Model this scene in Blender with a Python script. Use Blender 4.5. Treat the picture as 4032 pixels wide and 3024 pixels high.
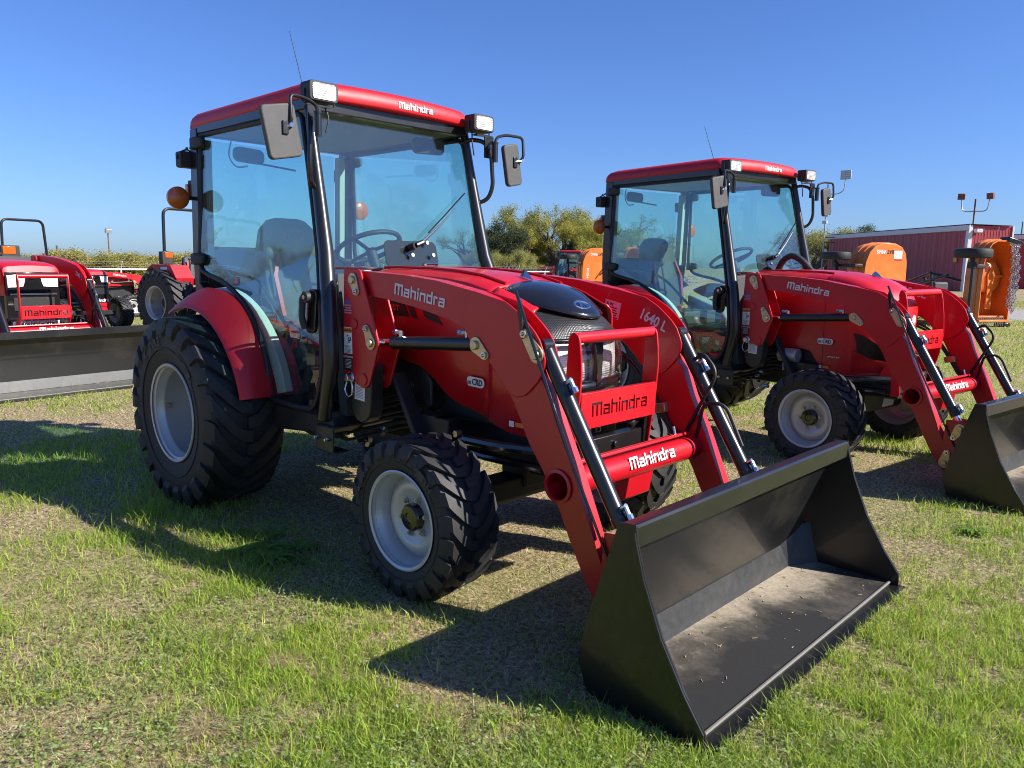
import bpy, bmesh, math, random
import numpy as np
from mathutils import Vector, Matrix

for o in list(bpy.data.objects):
    bpy.data.objects.remove(o)
SC = bpy.context.scene
COL = SC.collection
R = math.radians
random.seed(7)

# ---------------------------------------------------------------- camera, sky, sun, exposure
CAM = Vector((4.334, -2.709, 1.386))
YAW, PITCH, ROLL, FPX = R(133.5617), R(-8.7329), R(0.8753), 3055.5
fwd = Vector((math.cos(YAW)*math.cos(PITCH), math.sin(YAW)*math.cos(PITCH), math.sin(PITCH)))
rgt = Vector((math.sin(YAW), -math.cos(YAW), 0.0))
upv = rgt.cross(fwd)
rg2 = rgt*math.cos(ROLL) + upv*math.sin(ROLL)
up2 = upv*math.cos(ROLL) - rgt*math.sin(ROLL)
cd = bpy.data.cameras.new('camera')
cam = bpy.data.objects.new('camera', cd); COL.objects.link(cam)
mw = Matrix((rg2, up2, -fwd)).transposed().to_4x4(); mw.translation = CAM
cam.matrix_world = mw
cd.sensor_width = 36; cd.lens = FPX/4032*36; cd.clip_start = 0.05; cd.clip_end = 6000
SC.camera = cam

SUN_EL, SUN_AZ = 34.5, 27.3          # azimuth measured from +x towards +y
world = bpy.data.worlds.new('World'); SC.world = world; world.use_nodes = True
wn = world.node_tree; wn.nodes.clear()
wo = wn.nodes.new('ShaderNodeOutputWorld'); wb = wn.nodes.new('ShaderNodeBackground')
ws = wn.nodes.new('ShaderNodeTexSky'); ws.sky_type = 'NISHITA'; ws.sun_disc = False
ws.sun_elevation = R(SUN_EL); ws.sun_rotation = R(90-SUN_AZ)
ws.altitude = 200; ws.air_density = 1.0; ws.dust_density = 0.6; ws.ozone_density = 2.2
wb.inputs['Strength'].default_value = 0.086
wt = wn.nodes.new('ShaderNodeMix'); wt.data_type = 'RGBA'; wt.blend_type = 'MULTIPLY'; wt.inputs['Factor'].default_value = 1; wt.inputs[7].default_value = (.44, .63, 1.06, 1)   # white balance of the whole sky
wn.links.new(ws.outputs[0], wt.inputs[6]); wn.links.new(wt.outputs[2], wb.inputs[0]); wn.links.new(wb.outputs[0], wo.inputs[0])
sl = bpy.data.lights.new('sun', 'SUN'); sl.energy = 5.0; sl.angle = R(0.5); sl.color = (1.0, 0.945, 0.86)
sun = bpy.data.objects.new('sun', sl); COL.objects.link(sun)
sd = Vector((math.cos(R(SUN_AZ))*math.cos(R(SUN_EL)), math.sin(R(SUN_AZ))*math.cos(R(SUN_EL)), math.sin(R(SUN_EL))))
sun.rotation_euler = sd.to_track_quat('Z', 'Y').to_euler(); sun.location = sd*60
vs = SC.view_settings
vs.view_transform = 'Standard'; vs.look = 'None'; vs.gamma = 1; vs.exposure = 0.88; vs.use_curve_mapping = False
SC.render.engine = 'CYCLES'
cy = SC.cycles
cy.max_bounces = 10; cy.diffuse_bounces = 3; cy.glossy_bounces = 4; cy.transmission_bounces = 6
cy.transparent_max_bounces = 40; cy.sample_clamp_indirect = 6; cy.caustics_reflective = False; cy.caustics_refractive = False
cy.use_denoising = True; cy.denoiser = 'OPENIMAGEDENOISE'; cy.denoising_prefilter = 'ACCURATE'; cy.pixel_filter_type = 'BLACKMAN_HARRIS'; cy.filter_width = 1.0

# ---------------------------------------------------------------- materials
def nm(name):
    m = bpy.data.materials.new(name); m.use_nodes = True
    n = m.node_tree.nodes; n.clear()
    out = n.new('ShaderNodeOutputMaterial')
    return m, m.node_tree, out
def pbsdf(nt, **k):
    b = nt.nodes.new('ShaderNodeBsdfPrincipled')
    for a, v in k.items():
        key = {'base': 'Base Color', 'rough': 'Roughness', 'metal': 'Metallic', 'coat': 'Coat Weight', 'coatr': 'Coat Roughness',
               'ior': 'IOR', 'spec': 'Specular IOR Level', 'trans': 'Transmission Weight', 'sheen': 'Sheen Weight'}[a]
        b.inputs[key].default_value = (*v, 1) if a == 'base' else v
    return b
def tex(nt, kind='ShaderNodeTexNoise', scale=5, detail=4, rough=.6, coords='Object', vec=None):
    t = nt.nodes.new(kind); t.inputs['Scale'].default_value = scale
    if kind == 'ShaderNodeTexNoise':
        t.inputs['Detail'].default_value = detail; t.inputs['Roughness'].default_value = rough
    if vec is None:
        c = nt.nodes.new('ShaderNodeTexCoord'); vec = c.outputs[coords]
    nt.links.new(vec, t.inputs['Vector'])
    return t
def ramp(nt, src, stops):
    r = nt.nodes.new('ShaderNodeValToRGB')
    e = r.color_ramp.elements
    while len(e) < len(stops): e.new(0.5)
    for i, (p, c) in enumerate(stops):
        e[i].position = p; e[i].color = (*c, 1) if len(c) == 3 else c
    nt.links.new(src, r.inputs[0]); return r
def mixc(nt, fac, a, b):
    m = nt.nodes.new('ShaderNodeMix'); m.data_type = 'RGBA'
    for s, v in ((m.inputs['Factor'], fac), (m.inputs[6], a), (m.inputs[7], b)):
        if hasattr(v, 'links'): nt.links.new(v, s)
        elif isinstance(v, (int, float)): s.default_value = v
        else: s.default_value = (*v, 1)
    return m.outputs[2]
def bump(nt, src, b, strength=.2, dist=.002):
    u = nt.nodes.new('ShaderNodeBump'); u.inputs['Strength'].default_value = strength; u.inputs['Distance'].default_value = dist
    nt.links.new(src, u.inputs['Height']); nt.links.new(u.outputs[0], b.inputs['Normal'])
def simple(name, base, rough=.5, metal=0, coat=0, var=0, vscale=8, bmp=0, bscale=60, coatr=.05, dust=0, dustc=(.28, .23, .17)):
    m, nt, out = nm(name)
    b = pbsdf(nt, base=base, rough=rough, metal=metal, coat=coat, coatr=coatr)
    col = None
    if var:
        t = tex(nt, scale=vscale)
        r = ramp(nt, t.outputs[0], [(.3, tuple(x*(1-var) for x in base)), (.7, tuple(min(1, x*(1+var)) for x in base))])
        col = r.outputs[0]
        rr = nt.nodes.new('ShaderNodeMapRange'); rr.inputs['To Min'].default_value = max(.03, rough-.08); rr.inputs['To Max'].default_value = rough+.1
        nt.links.new(t.outputs[0], rr.inputs[0]); nt.links.new(rr.outputs[0], b.inputs['Roughness'])
    if dust:
        t2 = tex(nt, scale=3.1, detail=7, rough=.7)
        r2 = ramp(nt, t2.outputs[0], [(.5, (0, 0, 0)), (.75, (dust,)*3)])
        col = mixc(nt, r2.outputs[0], col if col is not None else base, dustc)
    if col is not None: nt.links.new(col, b.inputs['Base Color'])
    if bmp:
        bump(nt, tex(nt, scale=bscale, detail=3).outputs[0], b, bmp)
    nt.links.new(b.outputs[0], out.inputs[0])
    return m
MT = {}
MT['red'] = simple('red_paint', (.50, .0050, .0135), .36, coat=.26, var=.05, vscale=3, bmp=.03, bscale=220, coatr=.12, dust=.03)
MT['redplastic'] = simple('red_plastic', (.48, .0052, .0145), .48, coat=0, var=.04, bmp=.02, bscale=300, dust=.03)
MT['black'] = simple('black_paint', (.0085, .0085, .009), .32, coat=.25, var=.2, vscale=4, dust=.018)
MT['blackgloss'] = simple('black_gloss', (.008, .008, .009), .18, coat=.6, dust=.02)
MT['ram'] = simple('ram_black', (.009, .009, .010), .30, coat=.25, coatr=.2, var=.1)
MT['plastic'] = simple('black_plastic', (.022, .022, .023), .58, var=.15, bmp=.25, bscale=400, dust=.05)
MT['mirrorback'] = simple('grey_plastic', (.062, .062, .063), .62, var=.18, vscale=14, bmp=.2, bscale=300, dust=.12)
MT['rubber'] = simple('tyre_rubber', (.0165, .0165, .017), .62, var=.25, vscale=9, bmp=.15, bscale=120, dust=.13, dustc=(.10, .085, .065))
MT['moulded'] = simple('moulded_rubber', (.040, .040, .041), .6)
MT['gasket'] = simple('rubber_seal', (.010, .010, .011), .5)
MT['rim'] = simple('silver_rim', (.50, .50, .495), .36, metal=.30, var=.05, vscale=6, dust=.08)
MT['steel'] = simple('bright_steel', (.62, .62, .62), .22, metal=1.0)
MT['dullsteel'] = simple('dull_steel', (.46, .44, .40), .42, metal=.7)
MT['zinc'] = simple('gold_zinc', (.60, .49, .30), .36, metal=.85, var=.15, vscale=30)
MT['chrome'] = simple('chrome', (.85, .85, .86), .06, metal=1.0)
MT['grey'] = simple('grey_trim', (.30, .31, .31), .7, var=.06)
MT['pale'] = simple('pale_trim', (.55, .58, .55), .6, var=.05)
MT['dgrey'] = simple('dark_trim', (.045, .048, .05), .65, var=.1)
MT['amber'] = simple('amber_lens', (.50, .095, .005), .25, coat=.5, bmp=.6, bscale=90)
MT['white'] = simple('white_print', (.78, .78, .78), .45)
MT['silverprint'] = simple('silver_print', (.66, .65, .66), .4)
MT['ink'] = simple('dark_print', (.015, .015, .016), .5)
MT['orangeprint'] = simple('orange_print', (.75, .22, .02), .5)
MT['label'] = simple('label_print', (.74, .36, .40), .5)
MT['matte'] = simple('matte_black', (.010, .011, .013), .9)
MT['hose'] = simple('hose_rubber', (.014, .014, .014), .55, bmp=.3, bscale=500)
MT['orange'] = simple('orange_paint', (.68, .175, .022), .42, coat=.2, var=.12, vscale=2.2, dust=.2, dustc=(.75, .38, .16))
MT['engine'] = simple('engine_black', (.011, .011, .012), .5, var=.3, vscale=12, dust=.05)
MT['olive'] = simple('frame_black', (.020, .020, .016), .42, var=.15, coat=.15, dust=.05)

def mat_bucket():
    m, nt, out = nm('bucket_black')
    b = pbsdf(nt, base=(.010, .010, .010), rough=.36, coat=.3)
    sp = tex(nt, scale=170, detail=2, rough=.5); spr = ramp(nt, sp.outputs[0], [(.66, (0, 0, 0)), (.74, (.35,)*3)])
    big = tex(nt, scale=2.6, detail=5, rough=.65); bigr = ramp(nt, big.outputs[0], [(.42, (.06,)*3), (.72, (.8,)*3)])
    mu = nt.nodes.new('ShaderNodeMath'); mu.operation = 'MULTIPLY'
    nt.links.new(spr.outputs[0], mu.inputs[0]); nt.links.new(bigr.outputs[0], mu.inputs[1])
    film = ramp(nt, big.outputs[0], [(.50, (0, 0, 0)), (.80, (.17,)*3)])
    c1 = mixc(nt, film.outputs[0], (.009, .009, .0095), (.16, .135, .10))
    c2 = mixc(nt, mu.outputs[0], c1, (.38, .35, .30))
    nt.links.new(c2, b.inputs['Base Color'])
    rr = nt.nodes.new('ShaderNodeMapRange'); rr.inputs['To Min'].default_value = .22; rr.inputs['To Max'].default_value = .48
    nt.links.new(big.outputs[0], rr.inputs[0]); nt.links.new(rr.outputs[0], b.inputs['Roughness'])
    nt.links.new(b.outputs[0], out.inputs[0]); return m
def mat_floor():
    m, nt, out = nm('dusty_bucket_floor')
    b = pbsdf(nt, base=(.02, .02, .02), rough=.6)
    c = nt.nodes.new('ShaderNodeTexCoord'); s = nt.nodes.new('ShaderNodeSeparateXYZ'); nt.links.new(c.outputs['Object'], s.inputs[0])
    mr = nt.nodes.new('ShaderNodeMapRange'); mr.inputs['From Min'].default_value = 2.90; mr.inputs['From Max'].default_value = 3.2
    mr.inputs['To Min'].default_value = .40; mr.inputs['To Max'].default_value = -.10; nt.links.new(s.outputs[0], mr.inputs[0])
    my = nt.nodes.new('ShaderNodeMapRange'); my.inputs['From Min'].default_value = -.2; my.inputs['From Max'].default_value = .8
    my.inputs['To Min'].default_value = 0; my.inputs['To Max'].default_value = .2; nt.links.new(s.outputs[1], my.inputs[0])
    n1 = tex(nt, scale=3.2, detail=8, rough=.68)
    ad = nt.nodes.new('ShaderNodeMath'); ad.operation = 'ADD'; nt.links.new(mr.outputs[0], ad.inputs[0]); nt.links.new(n1.outputs[0], ad.inputs[1])
    n1.inputs['Distortion'].default_value = .3
    ad2 = nt.nodes.new('ShaderNodeMath'); ad2.operation = 'ADD'; nt.links.new(my.outputs[0], ad2.inputs[0]); nt.links.new(ad.outputs[0], ad2.inputs[1])
    r = ramp(nt, ad2.outputs[0], [(.52, (.015,)*3), (.68, (.16,)*3), (.86, (.75,)*3), (1.0, (1, 1, 1))])
    n2 = tex(nt, scale=60, detail=5, rough=.75); r2 = ramp(nt, n2.outputs[0], [(.3, (.55,)*3), (.7, (1, 1, 1))])
    mu = nt.nodes.new('ShaderNodeMath'); mu.operation = 'MULTIPLY'; nt.links.new(r.outputs[0], mu.inputs[0]); nt.links.new(r2.outputs[0], mu.inputs[1])
    nt.links.new(mixc(nt, mu.outputs[0], (.016, .0155, .015), (.50, .42, .31)), b.inputs['Base Color'])
    bump(nt, n2.outputs[0], b, .25, .003)
    nt.links.new(b.outputs[0], out.inputs[0]); return m
def mat_glass(name, tint, ior=1.52):
    m, nt, out = nm(name)
    tr = nt.nodes.new('ShaderNodeBsdfTransparent'); tr.inputs[0].default_value = (*tint, 1)
    gl = nt.nodes.new('ShaderNodeBsdfGlossy'); gl.inputs['Roughness'].default_value = 0.012; gl.inputs['Color'].default_value = (1, 1, 1, 1)
    fr = nt.nodes.new('ShaderNodeFresnel'); ge = nt.nodes.new('ShaderNodeNewGeometry'); im = nt.nodes.new('ShaderNodeMapRange')
    im.inputs['To Min'].default_value = ior; im.inputs['To Max'].default_value = 1/ior     # same reflectance on both faces of the thin pane
    nt.links.new(ge.outputs['Backfacing'], im.inputs[0]); nt.links.new(im.outputs[0], fr.inputs['IOR'])
    n1 = tex(nt, scale=1.6, detail=3); bp = nt.nodes.new('ShaderNodeBump'); bp.inputs['Strength'].default_value = .012; bp.inputs['Distance'].default_value = .05
    nt.links.new(n1.outputs[0], bp.inputs['Height']); nt.links.new(bp.outputs[0], gl.inputs['Normal'])
    mx = nt.nodes.new('ShaderNodeMixShader')
    nt.links.new(fr.outputs[0], mx.inputs[0]); nt.links.new(tr.outputs[0], mx.inputs[1]); nt.links.new(gl.outputs[0], mx.inputs[2])
    # thin film of dust on the pane
    df = nt.nodes.new('ShaderNodeBsdfDiffuse'); df.inputs[0].default_value = (.5, .5, .48, 1)
    n2 = tex(nt, scale=7, detail=6, rough=.7); r2 = ramp(nt, n2.outputs[0], [(.45, (.002,)*3), (.85, (.016,)*3)])
    mx2 = nt.nodes.new('ShaderNodeMixShader'); nt.links.new(r2.outputs[0], mx2.inputs[0]); nt.links.new(mx.outputs[0], mx2.inputs[1]); nt.links.new(df.outputs[0], mx2.inputs[2])
    nt.links.new(mx2.outputs[0], out.inputs[0]); return m
def mat_grille():
    m, nt, out = nm('grille_mesh')
    b = pbsdf(nt, base=(.02, .02, .02), rough=.35, metal=.2)
    c = nt.nodes.new('ShaderNodeTexCoord')
    v = tex(nt, 'ShaderNodeTexVoronoi', 150, vec=c.outputs['Object']); v.inputs['Randomness'].default_value = .12
    r = ramp(nt, v.outputs[0], [(.30, (.002,)*3), (.55, (.045,)*3)])
    nt.links.new(r.outputs[0], b.inputs['Base Color']); bump(nt, v.outputs[0], b, .6, .003)
    nt.links.new(b.outputs[0], out.inputs[0]); return m
def mat_lamp():
    m, nt, out = nm('lamp_reflector')
    b = pbsdf(nt, base=(.86, .86, .84), rough=.3, metal=.2)
    c = nt.nodes.new('ShaderNodeTexCoord'); w = nt.nodes.new('ShaderNodeTexWave'); w.bands_direction = 'Z'; w.inputs['Scale'].default_value = 30
    w.inputs['Distortion'].default_value = .6
    nt.links.new(c.outputs['Object'], w.inputs['Vector']); bump(nt, w.outputs[0], b, .35, .004)
    n = tex(nt, scale=25, detail=3); r = ramp(nt, n.outputs[0], [(.35, (.5, .5, .47)), (.6, (.9, .9, .88))]); nt.links.new(r.outputs[0], b.inputs['Base Color'])
    nt.links.new(b.outputs[0], out.inputs[0]); return m
def mat_leaf(name, trans=.35, rough=.6):
    m, nt, out = nm(name)
    a = nt.nodes.new('ShaderNodeAttribute'); a.attribute_name = 'Col'
    b = pbsdf(nt, rough=rough, spec=.3); nt.links.new(a.outputs[0], b.inputs['Base Color'])
    t = nt.nodes.new('ShaderNodeBsdfTranslucent'); nt.links.new(a.outputs[0], t.inputs[0])
    mx = nt.nodes.new('ShaderNodeMixShader'); mx.inputs[0].default_value = trans
    nt.links.new(b.outputs[0], mx.inputs[1]); nt.links.new(t.outputs[0], mx.inputs[2]); nt.links.new(mx.outputs[0], out.inputs[0])
    return m
def mat_ground():
    m, nt, out = nm('ground_soil')
    b = pbsdf(nt, rough=.95, spec=.15)
    big = tex(nt, scale=.35, detail=8, rough=.65); mid = tex(nt, scale=5, detail=8, rough=.7); fine = tex(nt, scale=42, detail=6, rough=.75)
    soil = ramp(nt, fine.outputs[0], [(.36, (.055, .040, .027)), (.48, (.25, .185, .115)), (.60, (.56, .44, .28))])
    gr = ramp(nt, fine.outputs[0], [(.34, (.04, .06, .015)), (.62, (.27, .30, .085))])
    ad = nt.nodes.new('ShaderNodeMath'); ad.operation = 'MULTIPLY_ADD'; ad.inputs[1].default_value = .5
    nt.links.new(mid.outputs[0], ad.inputs[0]); nt.links.new(big.outputs[0], ad.inputs[2])
    mk = ramp(nt, ad.outputs[0], [(.68, (0, 0, 0)), (.88, (.7,)*3)])
    nt.links.new(mixc(nt, mk.outputs[0], soil.outputs[0], gr.outputs[0]), b.inputs['Base Color'])
    bump(nt, fine.outputs[0], b, .7, .012)
    nt.links.new(b.outputs[0], out.inputs[0]); return m
MT['bucket'] = mat_bucket(); MT['bend'] = simple('satin_black', (.022, .023, .025), .50, coat=.2, coatr=.3, var=.25, vscale=30, dust=.10); MT['bfloor'] = mat_floor()
MT['glass'] = mat_glass('cab_glass', (.80, .935, .905), 1.70)
MT['lensglass'] = mat_glass('lamp_glass', (.96, .96, .96), 1.5)
MT['grille'] = mat_grille(); MT['reflector'] = mat_lamp()
MT['leaf'] = mat_leaf('leaves', .4); MT['grass'] = mat_leaf('grass_blades', .5, .6)
MT['ground'] = mat_ground()
MT['bark'] = simple('bark', (.085, .068, .052), .9, var=.3, vscale=6, bmp=.5, bscale=30)
MT['gravel'] = simple('gravel', (.30, .28, .25), .95, var=.35, vscale=9, bmp=.8, bscale=30)
MT['shedred'] = simple('painted_metal_red', (.34, .034, .046), .45, var=.05, vscale=1.2)
MT['shedtrim'] = simple('painted_metal_white', (.62, .62, .63), .5, var=.05)
MT['galv'] = simple('galvanised', (.42, .43, .44), .45, metal=.6, var=.12)
MT['pipe'] = simple('painted_pipe', (.60, .60, .58), .55, var=.1)
MT['rust'] = simple('rusty_pipe', (.16, .07, .045), .8, var=.25)
MT['wood'] = simple('weathered_wood', (.14, .11, .085), .9, var=.25, vscale=5)
MT['chain'] = simple('bright_chain', (.60, .61, .62), .25, metal=1.0)

# ---------------------------------------------------------------- mesh building
class MB:
    def __init__(s): s.v = []; s.f = []; s.mi = []; s.m = 0
    def add(s, vs, fs):
        b = len(s.v); s.v += [tuple(map(float, p)) for p in vs]
        for f in fs: s.f.append(tuple(b+i for i in f)); s.mi.append(s.m)
        return s
    def box(s, c, d, rot=None):
        x, y, z = d[0]/2, d[1]/2, d[2]/2
        vs = [Vector((a*x, b*y, e*z)) for a in (-1, 1) for b in (-1, 1) for e in (-1, 1)]
        if rot is not None: vs = [rot @ p for p in vs]
        return s.add([p+Vector(c) for p in vs], [(0, 1, 3, 2), (4, 6, 7, 5), (0, 4, 5, 1), (2, 3, 7, 6), (0, 2, 6, 4), (1, 5, 7, 3)])
    def prism(s, poly, a, b, ax='y'):
        n = len(poly)
        def P(p, h): return {'y': (p[0], h, p[1]), 'x': (h, p[0], p[1]), 'z': (p[0], p[1], h)}[ax]
        vs = [P(p, a) for p in poly]+[P(p, b) for p in poly]
        fs = [tuple(range(n)), tuple(range(2*n-1, n-1, -1))]+[(i, n+i, n+(i+1) % n, (i+1) % n) for i in range(n)]
        return s.add(vs, fs)
    def loft(s, secs, cap=True, closed=True):
        n = len(secs[0]); vs = [p for q in secs for p in q]; fs = []
        for i in range(len(secs)-1):
            for j in range(n if closed else n-1):
                k = (j+1) % n; fs.append((i*n+j, i*n+k, (i+1)*n+k, (i+1)*n+j))
        if cap and closed: fs += [tuple(range(n-1, -1, -1)), tuple((len(secs)-1)*n+j for j in range(n))]
        return s.add(vs, fs)
    def tube(s, pts, r, n=10, cap=True, ry=None):
        pts = [Vector(p) for p in pts]; rr = r if isinstance(r, (list, tuple)) else [r]*len(pts)
        t0 = (pts[1]-pts[0]).normalized(); ref = Vector((0, 1, 0)) if abs(t0.y) < .9 else Vector((1, 0, 0))
        nrm = (ref-t0*ref.dot(t0)).normalized(); secs = []
        for i, p in enumerate(pts):
            a = pts[min(i+1, len(pts)-1)]-p; b = p-pts[max(i-1, 0)]
            t = (a.normalized() if a.length > 1e-9 else Vector()) + (b.normalized() if b.length > 1e-9 else Vector())
            t = t.normalized(); nrm = (nrm-t*nrm.dot(t)).normalized(); bi = t.cross(nrm)
            q = (ry/r if ry else 1)
            secs.append([p+(nrm*math.cos(2*math.pi*k/n)*q+bi*math.sin(2*math.pi*k/n))*rr[i] for k in range(n)])
        return s.loft(secs, cap)
    def cyl(s, a, b, r, r2=None, n=16): return s.tube([a, b], [r, r if r2 is None else r2], n)
    def lathe(s, prof, n=48, c=(0, 0, 0), sy=1, closed=False):
        """profile of (offset along y, radius), turned about the y axis"""
        secs = []
        for i in range(n):
            t = 2*math.pi*i/n
            secs.append([(c[0]+r*math.cos(t), c[1]+o*sy, c[2]+r*math.sin(t)) for o, r in prof])
        m = len(prof); vs = [p for q in secs for p in q]; fs = []
        for i in range(n):
            k = (i+1) % n
            for j in range(m if closed else m-1):
                l = (j+1) % m; fs.append((i*m+j, i*m+l, k*m+l, k*m+j))
        return s.add(vs, fs)
    def quad(s, o, r, u, w, h):
        o, r, u = Vector(o), Vector(r).normalized(), Vector(u).normalized()
        return s.add([o-r*w/2-u*h/2, o+r*w/2-u*h/2, o+r*w/2+u*h/2, o-r*w/2+u*h/2], [(0, 1, 2, 3)])
    def sphere(s, c, r, n=12, sc=(1, 1, 1)):
        secs = []
        for i in range(n//2+1):
            ph = math.pi*i/(n//2); q = max(math.sin(ph), .001)
            secs.append([(c[0]+r*sc[0]*q*math.cos(2*math.pi*k/n), c[1]+r*sc[1]*q*math.sin(2*math.pi*k/n), c[2]+r*sc[2]*math.cos(ph)) for k in range(n)])
        return s.loft(secs, True)
    def mesh(s, name, mats, smooth=35, recalc=True):
        me = bpy.data.meshes.new(name); me.from_pydata(s.v, [], s.f); me.update()
        if recalc:
            bm = bmesh.new(); bm.from_mesh(me); bmesh.ops.remove_doubles(bm, verts=bm.verts, dist=1e-5)
            bmesh.ops.recalc_face_normals(bm, faces=bm.faces); bm.to_mesh(me); bm.free()
        for m in (mats if isinstance(mats, (list, tuple)) else [mats]): me.materials.append(MT[m] if isinstance(m, str) else m)
        if len(s.mi) == len(me.polygons) and any(s.mi): me.polygons.foreach_set('material_index', s.mi)
        if smooth:
            me.polygons.foreach_set('use_smooth', [True]*len(me.polygons)); me.set_sharp_from_angle(angle=R(smooth))
        return me
    def obj(s, name, mats, parent=None, bevel=0, smooth=35, recalc=True, loc=None, label=None, seg=2):
        o = bpy.data.objects.new(name, s.mesh(name, mats, smooth, recalc)); COL.objects.link(o)
        if parent is not None: o.parent = parent
        if loc: o.location = loc
        if label: o['label'] = label
        if bevel:
            b = o.modifiers.new('bevel', 'BEVEL'); b.width = bevel; b.segments = seg; b.limit_method = 'ANGLE'; b.angle_limit = R(40); b.harden_normals = False
        return o
def thing(name, label, cat, loc=(0, 0, 0), rz=0, group=None):
    o = bpy.data.objects.new(name, None); COL.objects.link(o); o.location = loc
    o.rotation_euler = (0, 0, rz) if not isinstance(rz, tuple) else rz
    o.empty_display_size = .2; o['label'] = label; o['category'] = cat
    if group: o['group'] = group
    return o
def tag(o, label=None, cat=None, group=None, kind=None):
    for k, v in (('label', label), ('category', cat), ('group', group), ('kind', kind)):
        if v: o[k] = v
    return o
def kids(o): return [c for c in CHILD.get(o.name, [])]
CHILD = {}
def index_children():
    CHILD.clear()
    for o in COL.objects:
        if o.parent: CHILD.setdefault(o.parent.name, []).append(o)
def copy_tree(o, parent=None, skip=()):
    c = o.copy(); COL.objects.link(c)
    if parent is not None: c.parent = parent
    for ch in list(CHILD.get(o.name, [])):
        if ch.name.split('.')[0] not in skip: copy_tree(ch, c, skip)
    return c
def fillet(path, rad, k=5):
    path = [Vector(p) for p in path]; out = [path[0]]
    for i in range(1, len(path)-1):
        a, p, b = path[i-1], path[i], path[i+1]
        d1, d2 = (a-p), (b-p); q = min(rad, d1.length*.49, d2.length*.49)
        s, e = p+d1.normalized()*q, p+d2.normalized()*q
        for j in range(k+1):
            t = j/k; out.append(s*(1-t)**2+p*2*t*(1-t)+e*t*t)
    out.append(path[-1]); return out
def rrect(w, h, r, k=4):
    pts = []
    for cx, cy_, a0 in ((w/2-r, h/2-r, 0), (-w/2+r, h/2-r, 90), (-w/2+r, -h/2+r, 180), (w/2-r, -h/2+r, 270)):
        for i in range(k+1):
            a = R(a0+90*i/k); pts.append((cx+r*math.cos(a), cy_+r*math.sin(a)))
    return pts
def slab(mb, c, r, u, w, h, t, rad, k=4):
    """rounded rectangular plate, centre c, axes r/u, thickness t along r x u"""
    c, r, u = Vector(c), Vector(r).normalized(), Vector(u).normalized(); n = r.cross(u); p = rrect(w, h, rad, k)
    return mb.loft([[c+r*a+u*b-n*t/2 for a, b in p], [c+r*a+u*b+n*t/2 for a, b in p]])

# lettering ------------------------------------------------------
LET = {'M': (1.56, [(0, 0, .26, 1.32), (.26, 1.06, 1.56, 1.32), (.65, 0, .91, 1.06), (1.30, 0, 1.56, 1.06)]),
       'a': (1.0, [(0, 0, .76, .2), (0, .2, .24, .42), (0, .42, .76, .62), (.76, 0, 1, .76), (.08, .76, 1, 1)]),
       'h': (1.0, [(0, 0, .24, 1.4), (.24, .76, 1, 1), (.76, 0, 1, .76)]),
       'i': (.26, [(0, 0, .24, 1.0), (.03, 1.14, .30, 1.4)]),
       'n': (1.0, [(0, 0, .24, 1), (.24, .76, 1, 1), (.76, 0, 1, .76)]),
       'd': (1.0, [(.76, 0, 1, 1.4), (0, .76, .76, 1), (0, .24, .24, .76), (0, 0, .76, .24)]),
       'r': (.68, [(0, 0, .24, 1), (.24, .76, .68, 1)])}
def logo_rects():
    x = 0; out = []
    for ch in 'Mahindra':
        w, rs = LET[ch]
        out += [(x+a, b, x+c, d) for a, b, c, d in rs]; x += w+.2
    return out, x-.2
LOGO, LOGOW = logo_rects()
def logo(name, o, r, u, width, mat, parent, th=.002, slant=0.0):
    o, r, u = Vector(o), Vector(r).normalized(), Vector(u).normalized(); n = r.cross(u); k = width/LOGOW; mb = MB()
    for a, b, c, d in LOGO:
        p = [o+r*((x-LOGOW/2+slant*y)*k)+u*((y-.6)*k) for x, y in ((a, b), (c, b), (c, d), (a, d))]
        mb.add([q+n*th for q in p], [(0, 1, 2, 3)])
    return mb.obj(name, mat, parent, smooth=0, recalc=False)
TXT = {}
def text_geo(body):
    if body not in TXT:
        c = bpy.data.curves.new('t', 'FONT'); c.body = body; c.resolution_u = 2; c.offset = .028; c.fill_mode = 'FRONT'
        o = bpy.data.objects.new('t', c); me = bpy.data.meshes.new_from_object(o)
        v = np.array([x.co[:2] for x in me.vertices]).reshape(-1, 2); f = [tuple(p.vertices) for p in me.polygons]
        bpy.data.objects.remove(o); bpy.data.curves.remove(c); bpy.data.meshes.remove(me)
        TXT[body] = (v, f)
    return TXT[body]
def add_text(mb, body, o, r, u, h, lift=.0015, w=None):
    v, f = text_geo(body)
    if not len(v): return
    o, r, u = Vector(o), Vector(r).normalized(), Vector(u).normalized(); n = r.cross(u)
    lo, hi = v.min(0), v.max(0); k = h/max(hi[1]-lo[1], 1e-6); kx = k if w is None else w/(hi[0]-lo[0]); c = (lo+hi)/2
    mb.add([o+r*float((x-c[0])*kx)+u*float((y-c[1])*k)+n*lift for x, y in v], f)
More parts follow.
